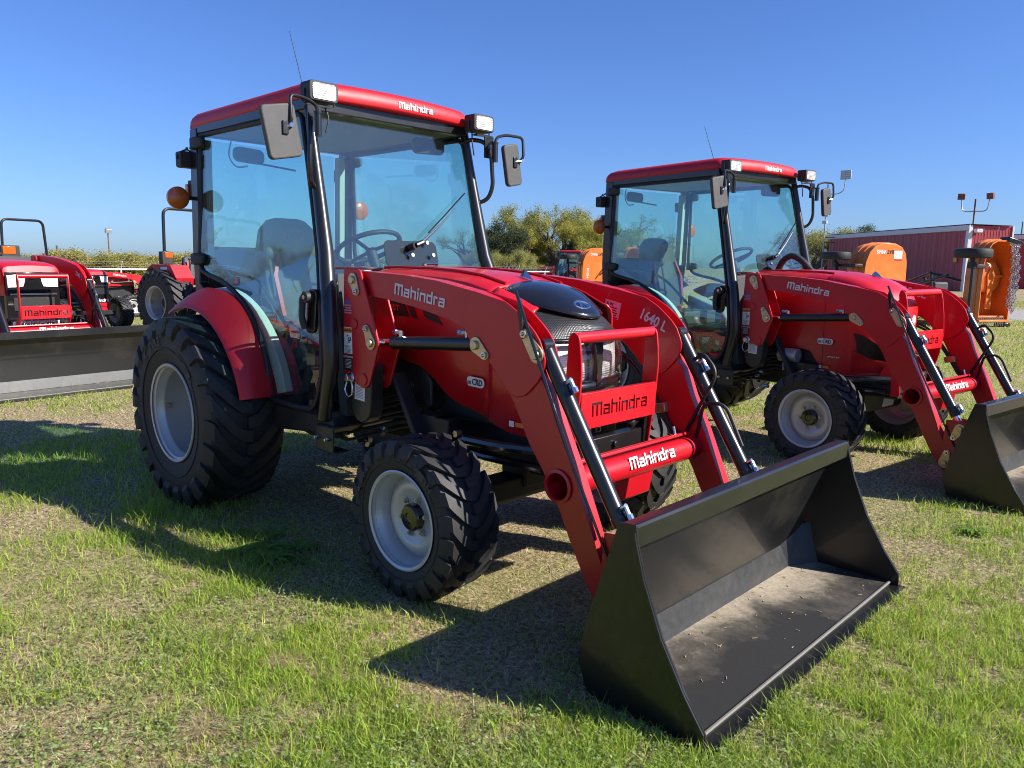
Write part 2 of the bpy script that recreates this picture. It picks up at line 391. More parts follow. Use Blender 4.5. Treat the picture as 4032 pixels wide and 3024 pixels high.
# ---------------------------------------------------------------- wheels
def tyre_mesh(Rt, W, rb, n, lug, sy, dphi, key):
    mb = MB(); R0 = Rt-lug
    prof = [(.40*W, rb-.01), (.455*W, rb), (.50*W, rb+.2*(R0-rb)), (.525*W, rb+.45*(R0-rb)), (.52*W, rb+.68*(R0-rb)), (.485*W, rb+.9*(R0-rb)),
            (.42*W, R0-.004), (.2*W, R0+.004), (0, R0+.006)]
    prof = prof+[(-o, r) for o, r in prof[-2::-1]]
    mb.lathe(prof, 64, sy=sy)
    # shallow moulded ring on the side wall
    mb.lathe([(.523*W, rb+.36*(R0-rb)), (.532*W, rb+.37*(R0-rb)), (.532*W, rb+.40*(R0-rb)), (.524*W, rb+.41*(R0-rb))], 64, sy=sy)
    per = 2*math.pi/n
    for side in (-1, 1):
        for k in range(n):
            p0 = per*(k+(.5 if side > 0 else 0)); secs = []
            st = [(-.03, 0.0, 0, .20), (.12, .06, .001, .21), (.28, .34, .004, .24), (.41, .66, .007, .27), (.495, .92, lug*.35, .30), (.540, 1.0, lug*1.3, .30), (.553, 1.02, lug*2.9, .27), (.530, 1.02, lug*3.6, .24)]
            for i, (o, a, dr, hw) in enumerate(st):
                ph = p0+dphi*a; h = hw*per; rt = Rt-dr; rb_ = rt-lug*1.25
                oo = o*W*side; oi = (o-.07)*W*side if i >= 4 else oo
                q = []
                for (aa, rr, off) in ((ph-h*1.12, rb_, oi), (ph-h, rt, oo), (ph+h, rt, oo), (ph+h*1.12, rb_, oi)):
                    q.append((rr*math.cos(aa), off*sy, rr*math.sin(aa)))
                secs.append(q)
            mb.loft(secs)
    return mb.mesh(key, 'rubber', 24)
WM = {}
def wheel_meshes(kind, s):
    if (kind, s) in WM: return WM[(kind, s)]
    if kind == 'rear':
        ty = tyre_mesh(.545, .40, .272, 22, .034, s, .40, 'tyre')
        rim = MB().lathe([(.196, .264), (.199, .278), (.192, .281), (.186, .268), (.178, .255), (.150, .250), (.138, .240), (.128, .238), (.118, .243), (.02, .240), (-.10, .240), (-.15, .262), (-.19, .275)], 64, sy=s)
        rim.lathe([(-.055, .241), (-.05, .20), (-.02, .17), (.0, .13), (.0, .0)], 40, sy=s)
        parts = [('hub', MB().lathe([(.0, .09), (.03, .085), (.035, .0)], 24, sy=s).mesh('hub', 'engine')),
                 ('valve_plate', MB().box((-.238, .105*s, 0), (.006, .03, .028)).cyl((-.234, .105*s, 0), (-.222, .105*s, 0), .006).mesh('valve_plate', 'zinc'))]
        bolts = (8, .105, .002)
    else:
        ty = tyre_mesh(.343, .248, .205, 21, .023, s, .36, 'tyre')
        rim = MB().lathe([(.122, .196), (.127, .206), (.124, .212), (.116, .208), (.110, .198), (.094, .194), (.082, .184), (.066, .180), (.052, .174), (-.06, .172), (-.10, .195), (-.125, .21)], 56, sy=s)
        rim.lathe([(.034, .174), (.040, .164), (.052, .150), (.058, .135), (.052, .112), (.040, .098), (.036, .0)], 48, sy=s)
        parts = [('hub_cap', MB().lathe([(.036, .060), (.066, .058), (.074, .050), (.076, .024), (.070, .020), (.070, .0)], 32, sy=s).mesh('hub_cap', 'blackgloss'))]
        bolts = (6, .080, .040)
    WM[(kind, s)] = (ty, rim.mesh('rim', 'rim', 40), parts, bolts)
    return WM[(kind, s)]
def lk(name, me, parent, loc=None, rot=None):
    o = bpy.data.objects.new(name, me); COL.objects.link(o); o.parent = parent
    if loc: o.location = loc
    if rot: o.rotation_euler = rot
    return o
def add_wheel(T, kind, s, loc, rz=0, roll=0, text=None):
    ty, rim, parts, bolts = wheel_meshes(kind, s)
    w = lk(kind+'_wheel', rim, T, loc, (0, roll, rz))
    lk('tyre', ty, w)
    for nme, me in parts: lk(nme, me, w)
    nb, rr, oo = bolts
    bm_ = WM.get('bolt%d' % s)
    if bm_ is None:
        b = MB().cyl((0, 0, 0), (0, s*.006, 0), .0135, n=16); b.cyl((0, s*.006, 0), (0, s*.018, 0), .0105, .0098, n=6); b.cyl((0, s*.018, 0), (0, s*.022, 0), .005, n=8)
        bm_ = WM['bolt%d' % s] = b.mesh('wheel_bolt', 'dullsteel')
    for k in range(nb):
        a = 2*math.pi*(k+.2)/nb
        lk('wheel_bolt', bm_, w, (rr*math.cos(a), s*oo, rr*math.sin(a)))
    if text:
        for body, r0, a0, h, step in text:
            mb = MB()
            a = R(a0)
            for ch in body:
                if ch != ' ':
                    c = Vector((r0*math.cos(a), s*.0, r0*math.sin(a))); rad = c.normalized()
                    off = (.214 if kind == 'rear' else .1395)
                    tang = Vector((math.sin(a), 0, -math.cos(a)))       # clockwise seen from the near side
                    add_text(mb, ch, Vector((c.x, s*off, c.z)), tang, rad, h)
                a -= step*h/r0
            mb.obj('tyre_lettering', 'moulded', w, smooth=0, recalc=False)
    return w

# ---------------------------------------------------------------- small pieces shared by every tractor
def pin_plate(parent, a, b, y, s, big=.020, small=.012):
    """gold keeper plate with a pin head at a and a bolt at b"""
    ax, az = a; bx, bz = b; d = Vector((bx-ax, 0, bz-az)); L = d.length; d.normalize(); n = Vector((-d.z, 0, d.x)); poly = []
    for i in range(9):
        t = math.pi/2+math.pi*i/8; poly.append((ax+d.x*math.cos(t)*.034+n.x*math.sin(t)*.034, az+d.z*math.cos(t)*.034+n.z*math.sin(t)*.034))
    for i in range(7):
        t = -math.pi/2+math.pi*i/6; poly.append((bx+d.x*math.cos(t)*.021+n.x*math.sin(t)*.021, bz+d.z*math.cos(t)*.021+n.z*math.sin(t)*.021))
    mb = MB().prism(poly, y, y+s*.007)
    o = mb.obj('pin_plate', 'zinc', parent, bevel=.0015)
    MB().cyl((ax, y+s*.007, az), (ax, y+s*.020, az), big, big*.92, 14).obj('pin_head', 'zinc', parent, bevel=.002)
    MB().cyl((bx, y+s*.007, bz), (bx, y+s*.016, bz), small*1.3, n=6).cyl((bx, y+s*.016, bz), (bx, y+s*.026, bz), small*.7, small*.3, 10).obj('pin_bolt', 'steel', parent)
def cylinder(T, name, a, b, y, r, rodlen, port=.06, up=1):
    """hydraulic ram from barrel end a to rod end b in the plane y"""
    A, B = Vector((a[0], y, a[1])), Vector((b[0], y, b[1])); d = (B-A); L = d.length; d.normalize(); e = A+d*(L-rodlen)
    n = Vector((-d.z, 0, d.x))*up
    mb = MB().cyl(A+d*.02, e, r, n=24); mb.cyl(e-d*.03, e+d*.006, r*1.06, n=24)
    mb.cyl(A-Vector((0, r*.9, 0)), A+Vector((0, r*.9, 0)), r*.95, n=20)
    o = mb.obj(name, 'ram', T, bevel=.002, smooth=30)
    rd = MB().cyl(e+d*.004, B-d*.02, r*.55, n=18); rd.cyl(B-Vector((0, r, 0)), B+Vector((0, r, 0)), r*.85, n=18)
    rd.obj('piston_rod', 'chrome', o)
    for q in (A+d*port, e-d*.05):
        f = MB(); f.cyl(q+n*r*.9, q+n*(r+.022), .011, n=10); f.cyl(q+n*(r+.018), q+n*(r+.018)+d*.03, .010, n=8); f.cyl(q+n*(r+.018)+d*.03, q+n*(r+.018)+d*.05, .013, n=6)
        f.obj('hose_fitting', 'steel', o)
    return o
def bore(o, c, r):
    """drill a real hole along y through the mesh of o, then bevel its edges"""
    k = MB().cyl((c[0], -1, c[2]), (c[0], 1, c[2]), r, n=32).obj('bore', 'red')
    m = o.modifiers.new('b', 'BOOLEAN'); m.operation = 'DIFFERENCE'; m.solver = 'EXACT'; m.object = k
    bpy.context.view_layer.update(); me = bpy.data.meshes.new_from_object(o.evaluated_get(bpy.context.evaluated_depsgraph_get()))
    o.modifiers.clear(); o.data = me; bpy.data.objects.remove(k)
    me.polygons.foreach_set('use_smooth', [True]*len(me.polygons)); me.set_sharp_from_angle(angle=R(35))
    q = o.modifiers.new('bevel', 'BEVEL'); q.width = .004; q.segments = 2; q.limit_method = 'ANGLE'; q.angle_limit = R(40)
def loader(T, wide=.835, letters=True, model='1640 L', floor='bfloor', decals=True):
    Y = .515
    arm = [(1.19, 1.347), (1.292, 1.345), (1.581, 1.333), (1.798, 1.314), (2.024, 1.277), (2.12, 1.252), (2.20, 1.215), (2.27, 1.165), (2.33, 1.09), (2.37, 1.01), (2.40, .955), (2.43, .92), (2.48, .80), (2.56, .645),
           (2.643, .461), (2.70, .33), (2.765, .185), (2.74, .115), (2.70, .135), (2.646, .21), (2.571, .338), (2.507, .462), (2.429, .586), (2.342, .702), (2.262, .845), (2.225, .894), (2.165, .952), (2.115, .999), (2.065, 1.029), (2.007, 1.066),
           (1.968, 1.124), (1.868, 1.153), (1.655, 1.193), (1.423, 1.223), (1.298, 1.231), (1.19, 1.235)]
    knee = [(1.975, 1.13), (2.012, 1.072), (2.066, 1.034), (2.117, 1.004), (2.168, .957), (2.205, .915), (2.235, .888), (2.262, .876), (2.29, .874), (2.32, .882), (2.35, .905), (2.389, .945), (2.41, .975), (2.422, 1.007), (2.424, 1.035), (2.415, 1.062),
            (2.395, 1.105), (2.370, 1.135), (2.335, 1.166), (2.287, 1.203), (2.214, 1.243), (2.12, 1.261), (2.03, 1.279), (1.995, 1.255), (1.978, 1.20)]
    post = [(1.144, 1.345), (1.155, 1.352), (1.25, 1.356), (1.268, 1.353), (1.279, 1.341), (1.359, 1.149), (1.408, 1.025), (1.410, 1.0), (1.353, .85), (1.335, .812), (1.31, .795), (1.283, .79), (1.146, .840), (1.134, .852), (1.134, 1.1)]
    mount = [(1.161, .90), (1.33, .90), (1.322, .69), (1.312, .655), (1.29, .627), (1.25, .612), (1.21, .620), (1.18, .645), (1.168, .68)]
    for s in (-1, 1):
        po = MB().prism(post, s*.541, s*.529).prism([(x+.012, z-.01) for x, z in post], s*.431, s*.419).obj('loader_post', 'red', T, bevel=.003)
        for q in ((1.29, .83), (1.21, 1.10)): MB().cyl((q[0], s*.529, q[1]), (q[0], s*.431, q[1]), .027, n=20).obj('post_tube', 'red', po)
        for q in ((1.292, .833, .030), (1.225, 1.095, .026)): MB().cyl((q[0], s*.541, q[1]), (q[0], s*.548, q[1]), q[2], n=20).obj('weld_boss', 'red', po, bevel=.003)
        m = MB().prism(mount, s*.524, s*.446).obj('loader_mount', 'olive', T, bevel=.006)
        MB().tube(fillet([(1.17, s*.545, .822), (1.158, s*.556, .77), (1.185, s*.556, .735), (1.222, s*.556, .755), (1.222, s*.556, .80), (1.195, s*.548, .83)], .01, 3), .0045, 8).obj('hitch_clip', 'steel', m)
        MB().cyl((1.192, s*.541, .832), (1.192, s*.575, .832), .019, n=18).cyl((1.192, s*.541, .832), (1.192, s*.548, .832), .028, n=18).obj('mount_pin', 'steel', m, bevel=.003)
        pin_plate(po, (1.222, 1.304), (1.250, 1.250), s*.541, s); pin_plate(po, (1.358, 1.014), (1.326, 1.078), s*.541, s)
        ao = MB().prism(arm, s*Y, s*(Y-.068)).obj('loader_arm', 'red', T); bore(ao, (2.500, s*Y, .558), .050)
        MB().prism(knee, s*(Y+.009), s*Y).obj('knee_plate', 'red', ao, bevel=.003)
        MB().prism(knee, s*(Y-.068), s*(Y-.077)).obj('knee_plate', 'red', ao, bevel=.003)
        MB().prism([(2.025, 1.272), (2.03, 1.279), (2.0, 1.265), (1.985, 1.20), (1.970, 1.128), (1.978, 1.13), (1.993, 1.2)], s*(Y+.004), s*Y).obj('weld_bead', 'red', ao)
        pin_plate(ao, (2.052, 1.060), (2.106, 1.023), s*(Y+.009), s)
        pin_plate(ao, (2.385, 1.050), (2.322, 1.125), s*(Y+.009), s)
        MB().lathe([(.0, .052), (.004, .066), (.009, .066), (.012, .054), (.005, .050), (-.10, .050)], 32, (2.500, s*Y, .558), sy=s).obj('tube_socket', 'red', ao)
        cylinder(T, 'lift_cylinder', (2.052, 1.060), (1.358, 1.014), s*.480, .030, .10, .10, -1)
        tc = cylinder(T, 'tilt_cylinder', (2.385, 1.080), (2.815, .395), s*.480, .031, .085, .17, 1)
        if s > 0:
            h = MB().tube(fillet([(2.52, .45, .60), (2.56, .43, .78), (2.66, .45, .78), (2.745, .46, .60)], .09, 6), .009, 8)
            h.tube(fillet([(2.47, .445, .63), (2.53, .43, .74), (2.62, .44, .92), (2.53, .455, 1.0), (2.49, .462, .97)], .09, 6), .009, 8)
            h.obj('hydraulic_hose', 'hose', tc)
            h = MB()
            for q in (0, .022):
                h.tube(fillet([(1.95, .425, 1.01-q), (2.15, .43, .95-q), (2.28, .436, .80-q), (2.40, .436, .62-q), (2.47, .43, .60)], .08, 6), .009, 8)
            h.obj('hydraulic_hose', 'hose', ao)
            MB().box((2.325, .432, .72), (.075, .03, .045), Matrix.Rotation(R(-12), 3, 'Y')).obj('hose_clamp', 'zinc', ao, bevel=.002)
        if s < 0:
            lv = MB().cyl((2.29, -.548, 1.29), (2.56, -.545, .72), .0065, n=10).cyl((2.56, -.545, .72), (2.825, -.545, .235), .0055, n=10)
            lr = lv.obj('level_indicator_rod', 'blackgloss', T)
            MB().prism([(2.292, 1.262), (2.302, 1.262), (2.312, 1.215), (2.318, 1.15), (2.328, 1.118), (2.316, 1.105), (2.304, 1.122), (2.300, 1.16), (2.290, 1.20), (2.286, 1.23)], -.536, -.528).obj('rod_guide', 'black', lr, bevel=.001)
            MB().tube([(2.835+.028*math.cos(t/10*2*math.pi), -.545, .195+.042*math.sin(t/10*2*math.pi)) for t in range(11)], .006, 8).obj('rod_eye', 'black', lr)
        bell = MB().prism([(2.735, .44), (2.80, .445), (2.90, .43), (2.925, .38), (2.866, .18), (2.80, .10), (2.745, .10), (2.715, .16)], s*.536, s*.527)
        bell.prism([(2.735, .44), (2.80, .445), (2.90, .43), (2.925, .38), (2.866, .18), (2.80, .10), (2.745, .10), (2.715, .16)], s*.436, s*.427)
        bo = bell.obj('bucket_bracket', 'red', T, bevel=.003)
        pin_plate(bo, (2.748, .155), (2.76, .225), s*.536, s); pin_plate(bo, (2.825, .392), (2.79, .33), s*.536, s)
        if letters:
            if s < 0: logo('arm_lettering', (1.678, -Y-.0005, 1.247), (1, 0, -.135), (.135, 0, 1), .345, 'silverprint', ao)
            else:
                t = MB(); add_text(t, model, (2.27, Y-.0775, 1.135), (1, 0, -.42), (.42, 0, 1), .055, w=.155); t.obj('model_number', 'silverprint', ao, smooth=0, recalc=False)
    if decals:
        d = MB(); X = 1.20
        d.quad((X-.028, -.5422, 1.012), (1, 0, 0), (0, 0, 1), .068, .128); d.m = 1; d.quad((X-.028, -.5430, 1.061), (1, 0, 0), (0, 0, 1), .064, .024)
        d.m = 2; add_text(d, 'WARNING', (X-.025, -.5432, 1.061), (1, 0, 0), (0, 0, 1), .010, .0006)
        d.m = 2
        for q in ((-.03, 1.035, .012, .006), (-.022, 1.02, .006, .016), (-.015, 1.012, .026, .006), (-.008, 1.022, .008, .016), (-.02, 1.002, .03, .003)):
            d.quad((X+q[0], -.5432, q[1]), (1, 0, .3), (-.3, 0, 1), q[2], q[3])
        for i in range(7): d.quad((X-.028, -.5432, .986-i*.0055), (1, 0, 0), (0, 0, 1), .055-.008*(i % 3), .0018)
        d.m = 2; d.quad((X-.027, -.5424, .903), (1, 0, 0), (0, 0, 1), .066, .076)
        d.m = 0
        add_text(d, 'INSTRUCTION', (X-.027, -.5430, .932), (1, 0, 0), (0, 0, 1), .009, .0006)
        for i in range(7): d.quad((X-.027, -.5432, .918-i*.0065), (1, 0, 0), (0, 0, 1), .052-.006*(i % 2), .0017)
        d.obj('warning_decal', ['white', 'orangeprint', 'ink'], bpy.data.objects['loader_post'] if T.name == 'tractor' else T, smooth=0, recalc=False)
        d = MB(); d.quad((1.238, -.5255, .766), (1, 0, -.06), (.06, 0, 1), .082, .084); d.m = 1
        add_text(d, 'Bolt Torque Chart', (1.238, -.5262, .80), (1, 0, -.06), (.06, 0, 1), .008, .0006)
        for i in range(8): d.quad((1.236, -.5262, .788-i*.0075), (1, 0, -.06), (.06, 0, 1), .066-.007*(i % 3), .0016)
        d.obj('torque_decal', ['white', 'ink'], T, smooth=0, recalc=False)
        d = MB(); d.m = 0
        for i in range(9): d.add([(1.172+.024*math.cos(R(20*i+10)), -.5424, 1.187+.024*math.sin(R(20*i+10))), (1.172+.024*math.cos(R(20*i+30)), -.5424, 1.187+.024*math.sin(R(20*i+30))), (1.172, -.5424, 1.190)], [(0, 1, 2)])
        d.m = 1
        for i, w in enumerate((.06, .05, .062, .058)): d.quad((1.176, -.5424, 1.182-i*.012), (1, 0, 0), (0, 0, 1), w, .007)
        d.obj('dealer_decal', [simple('blue_print', (.10, .09, .28), .5), simple('violet_print', (.42, .20, .30), .5)], T, smooth=0, recalc=False)
        d = MB(); d.quad((2.02, .4365, 1.175), (1, 0, -.2), (.2, 0, 1), .10, .085); d.m = 1
        add_text(d, 'K & W', (2.0, .4358, 1.205), (1, 0, -.2), (.2, 0, 1), .016, .0006)
        for i in range(5): d.quad((2.018, .4358, 1.185-i*.012), (1, 0, -.2), (.2, 0, 1), .07-.012*(i % 2), .005)
        d.obj('serial_label', ['label', 'ink'], T, smooth=0, recalc=False)
    # cross tube
    ct = MB().tube([(2.50, -.449, .558), (2.50, .449, .558)], .052, 32, cap=False).tube([(2.50, -.449, .558), (2.50, .449, .558)], .047, 32, cap=False).obj('cross_tube', 'red', T)
    MB().box((2.478, 0, .622), (.05, .80, .014), Matrix.Rotation(R(-18), 3, 'Y')).box((2.462, 0, .600), (.012, .80, .05), Matrix.Rotation(R(-18), 3, 'Y')).obj('tube_channel', 'red', ct, bevel=.003)
    MB().cyl((2.48, .33, .63), (2.47, .33, .665), .006, n=8).cyl((2.48, -.33, .63), (2.47, -.33, .665), .006, n=8).obj('channel_stud', 'steel', ct)
    MB().prism([(2.47, .53), (2.53, .53), (2.51, .42), (2.44, .38)], -.09, .09).obj('tube_gusset', 'red', ct, bevel=.003)
    u = Vector((-.42, 0, .9)).normalized()
    logo('tube_lettering', Vector((2.50, .045, .558))+Vector((.9, 0, .42)).normalized()*.0525, (0, 1, 0), u, .335, 'white', ct, th=.003, slant=.12)
    # bucket
    W = wide
    side = [(3.010, .618), (3.072, .622), (3.080, .570), (3.112, .462), (3.180, .300), (3.268, .154), (3.335, .062), (3.337, .012), (2.935, .012), (2.905, .022), (2.868, .115), (2.872, .16), (2.891, .237), (2.940, .401)]
    b = MB().loft([[(2.868, y, .125), (2.876, y, .125), (3.020, y, .56), (3.012, y, .565)] for y in (-W+.008, W-.008)])
    bk = b.obj('bucket', 'bucket', T, smooth=30)
    MB().loft([[(2.900, y, .014), (2.906, y, .024), (2.877, y, .126), (2.868, y, .125)] for y in (-W+.008, W-.008)]).obj('bucket_bend', 'bend', bk)
    MB().loft([[(2.902, y, .012), (3.305, y, .012), (3.305, y, .022), (2.905, y, .022)] for y in (-W+.008, W-.008)]).obj('bucket_floor', floor, bk)
    MB().loft([[(3.24, y, .0), (3.362, y, .004), (3.362, y, .012), (3.24, y, .012)] for y in (-W-.012, W+.012)]).obj('cutting_edge', 'black', bk, bevel=.001)
    MB().tube([(3.303, y, .024) for y in np.linspace(-W+.01, W-.01, 30)], .006, 6).obj('weld_seam', simple('dusty_weld', (.16, .15, .13), .6), bk)
    MB().loft([[(3.006, y, .566), (3.020, y, .558), (3.076, y, .548), (3.074, y, .612), (3.066, y, .621), (3.018, y, .617)] for y in (-W+.006, W-.006)]).obj('top_lip', 'black', bk, bevel=.003)
    for s in (-1, 1):
        MB().prism(side, s*(W-.008), s*W).obj('side_plate', 'black', bk, bevel=.0015)
        MB().prism([(3.074, .60), (3.080, .570), (3.112, .462), (3.180, .300), (3.268, .154), (3.335, .062), (3.335, .012), (3.318, .012), (3.315, .06), (3.25, .154), (3.162, .300), (3.094, .462), (3.062, .57)], s*(W+.001), s*(W+.009)).obj('side_cutter', 'black', bk, bevel=.0015)
        MB().add([(2.876, s*(W-.20), .130), (2.906, s*(W-.16), .024), (2.98, s*(W-.009), .024), (2.93, s*(W-.009), .20), (2.89, s*(W-.03), .19)], [(0, 1, 2, 3, 4)]).add([(2.870, s*(W-.20), .135), (2.900, s*(W-.16), .020), (2.98, s*(W-.0085), .020), (2.93, s*(W-.0085), .205), (2.884, s*(W-.03), .195)], [(0, 1, 2, 3, 4)]).obj('corner_gusset', 'bucket', bk)
    rb = MB()
    for y in (-.30, 0, .30): rb.prism([(2.87, .13), (2.895, .24), (3.0, .56), (2.93, .50), (2.83, .20)], y-.006, y+.006)
    rb.obj('bucket_rib', 'black', bk)
    st = MB(); rnd = random.Random(5)
    for i in range(70):
        x = 2.93+rnd.random()**1.5*.34; y = rnd.uniform(-W+.05, W-.05); a = rnd.uniform(0, 3.14); l = rnd.uniform(.006, .026)*rnd.random()**.6; w = rnd.uniform(.0006, .0013)
        st.box((x, y, .0245), (l, w*2, .002), Matrix.Rotation(a, 3, 'Z'))
    tag(st.obj('straw_bits', simple('straw', (.42, .33, .18), .8), bk), kind='stuff')
def guard(T, front, rear, bar, xp, z0, z1, lw, lz, hw=.2826):
    """grille guard: posts cut to the outline front+rear, tube at bar, cut-out name plate in the plane xp"""
    poly = front+rear[::-1]; g = None
    k = lw/LOGOW; cuts = []
    for a, b, c, d in LOGO: cuts.append([(a-LOGOW/2)*k, lz+(b-.6)*k, (c-LOGOW/2)*k, lz+(d-.6)*k])
    ys = sorted({round(q, 5) for c in cuts for q in (c[0], c[2])} | {-hw+.012, hw-.012}); zs = sorted({round(q, 5) for c in cuts for q in (c[1], c[3])} | {z0, z1})
    hole = lambda y, z: any(c[0] < y < c[2] and c[1] < z < c[3] for c in cuts)
    mb = MB(); t = .010
    H = [[hole((ys[i]+ys[i+1])/2, (zs[j]+zs[j+1])/2) for j in range(len(zs)-1)] for i in range(len(ys)-1)]
    hh = lambda i, j: True if i < 0 or j < 0 or i >= len(H) or j >= len(H[0]) else H[i][j]
    for i in range(len(H)):
        for j in range(len(H[0])):
            if H[i][j]: continue
            y0, y1, a, b = ys[i], ys[i+1], zs[j], zs[j+1]
            mb.add([(xp, y0, a), (xp, y1, a), (xp, y1, b), (xp, y0, b)], [(0, 1, 2, 3)]); mb.add([(xp-t, y0, a), (xp-t, y1, a), (xp-t, y1, b), (xp-t, y0, b)], [(3, 2, 1, 0)])
            for (di, dj, p, q) in ((-1, 0, (y0, a), (y0, b)), (1, 0, (y1, a), (y1, b)), (0, -1, (y0, a), (y1, a)), (0, 1, (y0, b), (y1, b))):
                if hh(i+di, j+dj): mb.add([(xp, *p), (xp, *q), (xp-t, *q), (xp-t, *p)], [(0, 1, 2, 3)])
    g = mb.obj('grille_guard', 'red', T, smooth=0, recalc=True)
    MB().loft([[(xp-.06, y, z1-.004), (xp-.004, y, z1+.006), (xp, y, z1+.0005), (xp-.06, y, z1-.012)] for y in (-hw+.012, hw-.012)]).obj('plate_fold', 'red', g, bevel=.003)
    for s in (-1, 1): MB().prism(poly, s*hw, s*(hw-.011)).obj('guard_post', 'red', g, bevel=.002)
    MB().cyl((bar[0], -hw+.010, bar[1]), (bar[0], hw-.010, bar[1]), .0235, n=24).obj('guard_bar', 'red', g)
    return g
# ---------------------------------------------------------------- chassis, fenders, cab
def chassis(T):
    c = MB().box((1.25, 0, .56), (1.95, .30, .22)).box((.25, 0, .66), (1.1, .44, .42)).box((-.2, 0, .60), (.5, .36, .34)).cyl((0, -.62, .535), (0, .62, .535), .085, n=20)
    c.box((1.6, 0, .84), (1.0, .40, .40))
    o = c.obj('chassis', 'engine', T, bevel=.015)
    MB().box((1.88, 0, .36), (.13, .96, .10)).cyl((1.88, -.55, .335), (1.88, .55, .335), .055, n=18).box((1.88, 0, .45), (.16, .22, .2)).obj('front_axle', 'engine', T, bevel=.01)
    rods = MB().cyl((1.80, -.50, .36), (1.76, .50, .36), .016, n=10)
    rods.tube(fillet([(1.55, -.26, .62), (1.72, -.30, .58), (1.95, -.30, .585), (2.25, -.26, .60)], .06, 5), .026, 10).tube(fillet([(1.58, -.24, .56), (1.8, -.28, .515), (2.2, -.26, .52)], .06, 5), .020, 10)
    rods.obj('front_pipes', 'blackgloss', T)
    hz = MB()
    for i in range(7):
        y = -.30-.03*(i % 3); z = .50+.03*i
        hz.tube(fillet([(.62, y, z-.02), (.86, y-.06, z-.07+.02*(i % 2)), (1.10, y-.05, z+.01), (1.32, y+.05, z+.08), (1.42, y+.1, z+.02)], .08, 4), .009+.003*(i % 2), 8)
    hz.tube(fillet([(.55, -.48, .60), (.62, -.50, .52), (.78, -.50, .49), (.95, -.45, .50)], .06, 5), .024, 10)
    hz.tube([(1.66+.02*i, -.30+.006*i, .555-.004*i) for i in range(14)], .016, 10)
    hz.obj('hoses', 'hose', T)
    for i in range(9):
        ft = MB(); p = Vector((.84+.055*i, -.37-.02*(i % 3), .46+.035*((i*5) % 4))); ft.cyl(p, p+Vector((.03, 0, .006*(i % 2))), .011, n=8); ft.cyl(p+Vector((.03, 0, 0)), p+Vector((.045, 0, 0)), .015, n=6)
        ft.obj('hose_fitting', 'steel', T)
    MB().prism([(1.06, 1.12), (1.23, .895), (1.30, .896), (1.366, .894), (1.447, .872), (1.488, .815), (1.488, .70), (1.45, .665), (1.34, .66), (1.20, .72), (1.05, .80)], -.285, .285).obj('engine_cowl', 'engine', T, bevel=.01)
    v = MB()
    for i in range(9):
        v.box((1.27+.022*i, -.287, .80-.012*i), (.008, .006, .13), Matrix.Rotation(R(-25), 3, 'Y'))
    v.obj('cowl_louvre', 'black', T)
    MB().prism([(1.33, .86), (1.36, .86), (1.60, .48), (1.56, .48)], -.42, -.34).obj('mount_strut', 'engine', T, bevel=.006)
    MB().box((1.545, -.30, .60), (.22, .10, .14)).obj('frame_bracket', 'olive', T, bevel=.004)
    MB().box((1.64, -.31, .60), (.10, .09, .14)).obj('battery_box', 'engine', T, bevel=.006)
    for x, z in ((1.715, .605), (1.715, .555)): MB().cyl((x, -.30, z), (x, -.335, z), .017, n=6).obj('frame_bolt', 'zinc', T)
    st = MB().box((1.05, -.605, .515), (.155, .012, .125)).box((1.05, -.56, .576), (.155, .09, .010)).box((1.05, -.56, .45), (.155, .09, .010)).obj('step_bracket', 'olive', T, bevel=.004)
    for x in (1.0, 1.09): MB().cyl((x, -.611, .52), (x, -.626, .517), .012, n=6).cyl((x, -.626, .517), (x, -.634, .517), .007, n=8).obj('step_bolt', 'steel', st)
    MB().prism([(.48, .62), (1.08, .62), (1.10, .57), (1.03, .53), (.50, .48), (.46, .52)], -.585, -.20).obj('cab_mount', 'engine', T, bevel=.008)
    MB().prism([(1.01, 1.33), (1.03, 1.33), (1.09, .62), (1.03, .60), (1.0, .9)], -.50, .50).obj('firewall', 'dgrey', T, bevel=.004)
    h = MB().box((-.55, 0, .62), (.2, .5, .12)).cyl((-.45, -.35, .6), (-.95, -.42, .36), .022).cyl((-.45, .35, .6), (-.95, .42, .36), .022).cyl((-.4, 0, .85), (-.9, 0, .6), .02)
    h.obj('three_point_hitch', 'engine', T, bevel=.004)
def fender(T, s, mat='redplastic'):
    secs = []; N = 30
    for i in range(N+1):
        d = 13+(116-13)*i/N; a = R(d); q = []
        ri = float(np.interp(d, [13, 25, 45, 70, 95, 116], [.588, .596, .640, .672, .688, .690])); ro = float(np.interp(d, [13, 40, 80, 116], [.612, .603, .604, .618]))
        for y, r in ((.612, ri), (.655, ri+.010), (.70, ri*.6+ro*.4+.020), (.745, ri*.25+ro*.75+.016), (.785, ro+.004), (.802, ro-.010), (.806, ro-.024), (.800, ro-.026), (.780, ro-.014), (.735, ro-.004), (.612, ri-.018)):
            q.append((r*math.cos(a), s*y, .535+r*math.sin(a)))
        secs.append(q)
    return MB().loft(secs).obj('fender', mat, T, smooth=38)
def ysd(z): return float(np.interp(z, [.6, 1.0, 1.2, 1.33, 1.45, 2.15], [.622, .620, .602, .572, .555, .535]))
APIL = [(.840, 2.15), (.885, 1.93), (.945, 1.665), (1.0, 1.43), (1.05, 1.28), (1.088, 1.15), (1.115, .99), (1.120, .885), (1.090, .76), (1.050, .61)]
